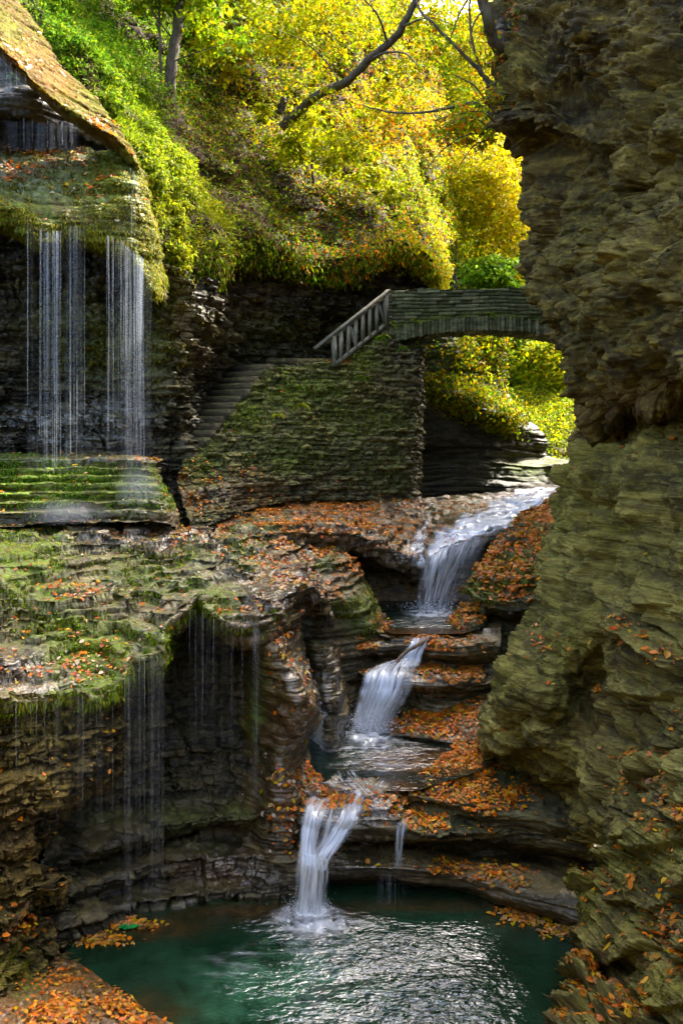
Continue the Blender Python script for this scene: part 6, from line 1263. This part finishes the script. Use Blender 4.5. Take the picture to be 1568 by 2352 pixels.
# ferns
def fern(u, v, Y, size, nf, label, cols, droop=0.6):
    c = np.array(W(u, v, Y)); PP, AA, NN, LL = [], [], [], []
    for k in range(nf):
        an = RNG.uniform(-2.8, -0.3); L = size * RNG.uniform(.7, 1.15); el = RNG.uniform(.1, .8)
        t = np.linspace(0, 1, 12); d = np.array([math.cos(an), math.sin(an) * .8, 0])
        pts = c + d * (t * L * .8)[:, None] + np.array([0, 0, 1]) * ((el * t - droop * 1.3 * t * t) * L)[:, None]
        P_, A_, N_, ln = [], [], [], []
        for i in range(1, 12):
            tg = pts[i] - pts[i - 1]; tg /= np.linalg.norm(tg); sd = np.cross(tg, (0, 0, 1)); sd /= np.linalg.norm(sd) + 1e-9
            P_.append(pts[i - 1]); A_.append(tg); N_.append((0, -.3, 1)); ln.append(np.linalg.norm(pts[i] - pts[i - 1]) * 1.15)
            for s in (-1, 1):
                P_.append(pts[i]); A_.append(sd * s + tg * .5); N_.append((0, -.3, 1)); ln.append(L * .26 * math.sin(math.pi * min(1, .15 + t[i] * .85)) + .01)
        P_, A_, N_, ln = map(np.array, (P_, A_, N_, ln))
        PP.append(P_); AA.append(A_); NN.append(N_); LL.append(ln)
    P_, A_, N_, ln = map(np.concatenate, (PP, AA, NN, LL))
    tag(foliage('fern', P_, A_, N_ + rand_dir(len(P_)) * .15, ln, ln * .4, pick(cols, len(P_)), M_LEAF, None, .1, c), label, 'fern', 'ferns on the stonework')
FG = [GRN, YG, DGRN]; FY = [YG, YEL2, OLV]
for a in ((875, 775, 20.6, .42, 12, 'large fern drooping under the top of the wooden railing', FG), (1130, 722, 21.35, .32, 6, 'lone fern growing from the middle of the bridge face', FG), (905, 742, 21.3, .25, 5, 'small fern at the left end of the bridge', FY), (955, 737, 21.35, .22, 5, 'yellowing fern under the bridge parapet, left of the arch crown', FY),
          (690, 930, 18.9, .30, 7, 'yellow-green fern halfway up the retaining wall', FY), (640, 955, 18.5, .32, 7, 'bright fern low on the stair side of the retaining wall', [YEL2, YG]), (835, 868, 20.0, .36, 8, 'dark green fern hanging below the foot of the railing', FG), (925, 800, 20.9, .30, 6, 'fern in the corner where bridge and wall meet', FG), (690, 890, 19.3, .26, 6, 'leafy fern near the top of the retaining wall', FG)):
    fern(*a)

# ================================================================== TREES
def crown(name, parent, blobs_, n, size, cols, droop=-.5):
    P_ = []; tot = sum(b[4] for b in blobs_)
    for (u, v, Y, r, k) in blobs_:
        m = int(n * k / tot); c = np.array(W(u, v, Y))
        sub = c + rand_dir(max(4, m // 45)) * r * RNG.random((max(4, m // 45), 1)) ** .5       # sprays of leaves inside the blob
        i = RNG.integers(0, len(sub), m); o = RNG.standard_normal((m, 3)) * r * np.array([.24, .24, .09])
        P_.append(sub[i] + o)
    P_ = np.concatenate(P_); n = len(P_); L = RNG.uniform(*size, n)
    return foliage(name, P_, rand_dir(n) * np.array([1, 1, .5]) + np.array([0, 0, droop]), np.array([0, -.35, .8]) + rand_dir(n) * .5, L, L * RNG.uniform(.55, .8, n), pick(cols, n, .18), M_LEAF, parent, .12)
def limbs(name, parent, paths):
    mb = MB()
    for pts, r0, r1 in paths:
        q = hermite([W(*t) for t in pts], 24); q[1:-1] += 0.15 * r0 * RNG.standard_normal((22, 3)); mb.tube(q, np.linspace(r0, r1, 24), 8, .18)
    return mb.build(name, M_BARK, parent, None, True)
def tree(name, label, base, trunk, branches, cr, n, size, cols, group='trees on the hillside'):
    r = root(name, W(*base), label, 'tree', group)
    limbs('trunk', r, trunk)
    if branches: limbs('branches', r, branches)
    if n: crown('crown', r, cr, n, size, cols)
    return r
LY = (.12, .22)
tree('tree', 'tall straight brown trunk standing on the left hillside above the grass strip', (388, 222, 20.5), [([(388, 228, 20.4), (392, 170, 20.4), (402, 100, 20.5), (412, 30, 20.6), (418, -60, 20.8), (428, -260, 21)], .15, .10)],
     [([(408, 60, 20.5), (440, 20, 20.3), (500, -40, 20)], .03, .012), ([(404, 95, 20.5), (360, 40, 20.2), (330, -40, 20)], .025, .01), ([(398, 140, 20.4), (450, 120, 20), (520, 100, 19.6)], .02, .006)], [(430, -120, 20.5, 1.5, 2), (500, 60, 20.3, .8, .5), (330, -80, 20, 1, 1)], 4200, LY, [YG, YEL2, GRN, YG])
tree('slender_tree', 'thin dark sapling just left of the tall brown trunk', (370, 192, 20.2), [([(370, 195, 20.2), (368, 120, 20.2), (366, 40, 20.3), (366, -80, 20.4)], .038, .025)], [([(367, 70, 20.2), (352, 30, 20.1), (335, 0, 20)], .012, .004), ([(367, 110, 20.2), (395, 70, 20.1), (420, 50, 20)], .01, .004)], [(366, -60, 20.3, .8, 1)], 900, LY, [YG, YEL2])
tree('tree', 'leaning dark trunk slanting up to the right through yellow leaves', (650, 288, 23.2), [([(648, 290, 23.2), (672, 268, 23.0), (705, 238, 22.8), (745, 208, 22.6), (790, 186, 22.4), (845, 140, 22.2), (900, 92, 22), (950, 12, 21.8), (985, -70, 21.6)], .14, .09)],
     [([(845, 140, 22.2), (885, 120, 21.5), (930, 122, 21), (960, 150, 20.6)], .04, .012), ([(890, 100, 22), (870, 40, 21.5), (820, -20, 21)], .04, .015), ([(780, 190, 22.4), (740, 130, 22), (690, 90, 21.6), (640, 70, 21.4)], .03, .008), ([(920, 60, 21.9), (990, 40, 21), (1050, 60, 20.4)], .035, .01)],
     [(790, 50, 23.6, 1.6, 3), (700, 110, 23.6, 1.2, 1.4), (905, 190, 23.4, 1.0, 1.6), (960, 80, 23.2, 1.0, 1.4), (990, -20, 23, 1.3, 2), (620, 60, 23.5, 1.0, 0.8), (850, -60, 23.5, 1.8, 2), (840, 235, 23.6, .6, .5), (730, 170, 21.5, .45, .25)], 5600, (.10, .19), [YEL, YEL2, YG, YG, GOLD])
tree('slender_tree', 'short dark stem among yellow leaves left of the leaning trunk', (672, 150, 25.5), [([(672, 150, 25.5), (680, 100, 25.5), (690, 45, 25.6), (700, -60, 25.8)], .085, .06)], [([(688, 60, 25.5), (720, 20, 25), (750, -20, 25)], .025, .01)], [(700, -30, 25.5, 1.4, 1), (660, 90, 25, .9, .7)], 2400, LY, [YEL2, YG, YEL])
tree('tree_stump', 'short broken stump on the hillside beside the leaning trunk', (645, 256, 24.2), [([(643, 258, 24.2), (648, 243, 24.2), (652, 228, 24.2)], .13, .10)], None, [], 0, LY, [YG])
tree('maple_tree', 'golden maple on the slope below the leaning trunk', (720, 420, 23.6), [([(720, 420, 23.6), (716, 370, 23.5), (722, 300, 23.4)], .05, .02)], [([(718, 380, 23.5), (680, 340, 23.2), (640, 320, 23)], .02, .006), ([(718, 370, 23.5), (770, 330, 23.2), (820, 330, 23)], .02, .006)],
     [(660, 320, 22.9, .8, 1), (740, 340, 22.9, .8, 1), (800, 360, 23.3, .7, 1), (700, 270, 23.2, .7, .8), (600, 270, 23, .4, .4), (860, 400, 24, .6, .8), (900, 440, 24.5, .5, .5)], 3600, (.10, .19), [YEL, YEL2, YEL2, YG])
tree('maple_tree', 'orange-leaved maple between the leaning trunk and the cliff', (880, 330, 29), [([(880, 335, 29), (885, 270, 28.8), (880, 200, 28.5)], .07, .03)], [([(884, 290, 28.8), (930, 250, 28.4), (980, 240, 28)], .03, .008)], [(850, 240, 28, 1.1, 1), (920, 265, 28, 1.1, 1.2), (870, 310, 28.2, .8, .8), (980, 230, 28, 1, .8)], 2000, (.10, .18), [ORA, GOLD, YEL, YEL2, YG, OLV])
# trees rooted on the top of the right cliff, their twigs hanging into the gap
tree('cliff_tree', 'forked bare trunk leaning out from the top of the right cliff', (1152, 132, 12.5), [([(1156, 140, 12.5), (1140, 100, 12.3), (1124, 60, 12.1), (1112, 10, 12), (1104, -60, 11.9), (1090, -200, 11.9)], .10, .06), ([(1158, 130, 12.5), (1150, 90, 12.6), (1152, 50, 12.8)], .11, .09)],
     [([(1126, 190, 12.3), (1090, 150, 12.2), (1050, 110, 12.2), (1000, 60, 12.3), (960, 15, 12.5), (950, -40, 12.6)], .034, .016), ([(1120, 200, 12.3), (1085, 100, 12.4), (1078, 20, 12.5), (1082, -80, 12.6)], .024, .014),
      ([(1132, 268, 12.2), (1090, 235, 12.2), (1030, 248, 12.3), (960, 258, 12.5), (880, 254, 12.7), (830, 240, 12.9)], .028, .010), ([(1128, 250, 12.2), (1080, 190, 12), (1040, 170, 12)], .019, .007),
      ([(1135, 300, 12.2), (1080, 270, 12), (1020, 290, 12), (985, 320, 12)], .016, .006), ([(1138, 310, 12.2), (1070, 310, 12), (1010, 350, 12.1), (985, 380, 12.2)], .016, .006), ([(1136, 280, 12.2), (1100, 255, 12), (1050, 262, 12), (1000, 275, 12)], .015, .006), ([(1140, 320, 12.2), (1095, 330, 12), (1060, 370, 12), (1045, 400, 12)], .013, .005),
      ([(1110, 20, 12), (1085, 60, 11.9), (1080, 110, 11.9)], .019, .007), ([(1104, -40, 11.9), (1060, 20, 12), (1030, 100, 12.2)], .019, .007)],
     [(1080, 260, 12, .45, 1), (1030, 300, 12, .4, .8), (1110, 320, 12.1, .3, .7), (1060, 120, 12.3, .5, .5), (1000, 60, 12.4, .4, .4), (1120, 20, 12.2, .4, .5)], 1500, (.05, .10), [YG, OLV, YEL2, ORA, YG], 'trees on the cliff')
p, n, u, v = sample('cliff', 1500, lambda u, v, n, c: blobs(u, v, [(1185, 40, 35, 60, 1), (1150, 140, 20, 50, .8), (1135, 260, 14, 60, .7)]))
o = foliage('cliff_plants', p + n * RNG.uniform(0, .12, (len(p), 1)), np.array([-.2, -.2, -.7]) + rand_dir(len(p)) * .7, n + rand_dir(len(p)) * .6, RNG.uniform(.04, .12, len(p)), RNG.uniform(.015, .04, len(p)), pick([YG, OLV, BRN, RUS, ORA, OLV], len(p)), M_LEAF)
tag(o, 'brown and green plants on the top edge of the cliff', None, None, 'stuff')
# far trees glowing behind the bridge
far = [((1045, 660, 41), (1062, 440, 41), 'slim pale tree standing right behind the bridge among yellow leaves', [(1050, 520, 40, 2.0, 1.5), (1000, 470, 40, 1.6, 1), (1110, 460, 40, 1.8, 1.2), (1060, 420, 40, 1.6, 1)], [YEL, YEL2, YEL, YG]),
       ((1175, 640, 40), (1180, 380, 40), 'broad glowing yellow tree against the edge of the right cliff', [(1150, 420, 39, 2.2, 2), (1180, 520, 39, 1.8, 1.5), (1120, 380, 39, 2.0, 1.6), (1200, 600, 38.5, 1.4, 1)], [YEL, YEL, YEL2, GOLD]),
       ((1110, 330, 46), (1120, 60, 46), 'high yellow tree crown above the gap left of the cliff', [(1110, 180, 45, 2.6, 2), (1060, 120, 45, 2.4, 2), (1130, 60, 45, 2.6, 2), (1080, 20, 45, 2.4, 2), (1140, 270, 44, 1.8, 1.2)], [YEL, YEL2, YEL, GOLD, YG]),
       ((1000, 330, 44), (1010, 60, 44), 'yellow-green tree high on the far slope behind hanging twigs', [(990, 130, 43, 2.4, 2), (1010, 240, 43, 2.0, 1.6), (960, 60, 43, 2.4, 1.8), (1040, 300, 43, 1.8, 1.2)], [YG, YEL2, YEL, GRN]),
       ((1290, 860, 37), (1300, 760, 37), 'bright yellow tree seen under the arch of the bridge', [(1270, 860, 36, 1.2, 1.5), (1240, 820, 36.5, 1.2, 1), (1300, 800, 36, 1.1, 1)], [YEL, YEL2, YG]),
       ((1190, 860, 39), (1190, 760, 39), 'green leafy tree seen under the arch, left of the yellow one', [(1185, 800, 38, 1.2, 1.5), (1160, 780, 38, 1.0, 1)], [GRN, YG, (.2, .36, .02)]),
       ((1090, 655, 38), (1100, 610, 38), 'low green bush just above the bridge parapet', [(1110, 625, 37, 1.0, 1.5), (1160, 635, 37, 0.9, 1)], [GRN, (.2, .38, .02), YG])]
for (b, t, lab, cr, cols) in far:
    mid = ((b[0] + t[0]) / 2 - 6, (b[1] + t[1]) / 2, b[2])
    tree('far_tree', lab, b, [([b, mid, t], .09, .03)], [([mid, (mid[0] + 40, mid[1] - 50, b[2] - .5), (mid[0] + 70, mid[1] - 80, b[2] - .8)], .03, .01), ([mid, (mid[0] - 40, mid[1] - 40, b[2] - .5), (mid[0] - 60, mid[1] - 90, b[2] - .8)], .03, .01)], cr, 6500 if len(cr) > 3 else 3800, (.13, .28), cols, 'trees beyond the bridge')
# trees higher up, their crowns at the top edge
top_tr = [((560, 20, 28), (570, -180, 28), 'yellow-green tree crown along the top edge, left of centre', [(560, -40, 27, 1.6, 1), (520, 40, 26.5, 1.2, .8), (590, 70, 26.5, 1.1, .7)], [YG, YEL2, OLV]),
          ((760, 60, 32), (770, -200, 32), 'dense yellow tree crown behind the leaning trunk', [(760, -20, 31, 1.8, 1.2), (720, 60, 30.5, 1.4, 1), (830, 60, 31, 1.5, 1)], [YEL, YEL2, YG]),
          ((480, 120, 24.5), (490, -60, 24.5), 'small leafy tree right of the tall brown trunk', [(480, 60, 24, .9, 1), (510, 130, 23.8, .8, 1), (450, 20, 24, .8, .8)], [YG, YEL2, OLV, GOLD])]
for (b, t, lab, cr, cols) in top_tr:
    tree('hillside_tree', lab, b, [([b, ((b[0] + t[0]) / 2, (b[1] + t[1]) / 2, b[2]), t], .08, .04)], None, cr, 2200, (.12, .22), cols)

# ================================================================== CAMERA AND LIGHT
cam = bpy.data.cameras.new('camera'); cam.lens = 28.0; cam.sensor_fit = 'HORIZONTAL'; cam.sensor_width = 24.0
cam.shift_y = -176.0 / 1568.0; cam.clip_start = 0.05; cam.clip_end = 2000
co = bpy.data.objects.new('camera', cam); COL.objects.link(co); co.location = (0, 0, 0); co.rotation_euler = (math.pi / 2, 0, 0)
scene.camera = co
SUN = Vector((0.52, 0.42, 0.74)).normalized()
sl = bpy.data.lights.new('sun', 'SUN'); sl.energy = 2.0; sl.angle = math.radians(0.5); sl.color = (1.0, 0.95, 0.86)
so = bpy.data.objects.new('sun', sl); COL.objects.link(so); so.rotation_euler = SUN.to_track_quat('Z', 'Y').to_euler()
w = bpy.data.worlds.new('World'); scene.world = w; w.use_nodes = True
nt = w.node_tree; nt.nodes.clear()
wo = nt.nodes.new('ShaderNodeOutputWorld'); bg = nt.nodes.new('ShaderNodeBackground'); sk = nt.nodes.new('ShaderNodeTexSky')
sk.sky_type = 'NISHITA'; sk.sun_disc = False; sk.sun_elevation = math.asin(SUN.z); sk.sun_rotation = math.atan2(SUN.x, SUN.y)
sk.air_density = 0.7; sk.dust_density = 7.0; sk.ozone_density = 0.2
bg.inputs[1].default_value = 0.15
nt.links.new(sk.outputs[0], bg.inputs[0]); nt.links.new(bg.outputs[0], wo.inputs[0])
scene.view_settings.view_transform = 'Standard'; scene.view_settings.look = 'None'
scene.view_settings.exposure = 3.15; scene.view_settings.gamma = 1.0
scene.cycles.max_bounces = 6; scene.cycles.diffuse_bounces = 3; scene.cycles.glossy_bounces = 2; scene.cycles.transmission_bounces = 3
scene.cycles.transparent_max_bounces = 16; scene.cycles.caustics_reflective = False; scene.cycles.caustics_refractive = False
scene.cycles.sample_clamp_indirect = 4.0
for o in bpy.data.objects:
    if '_org' in o: del o['_org']
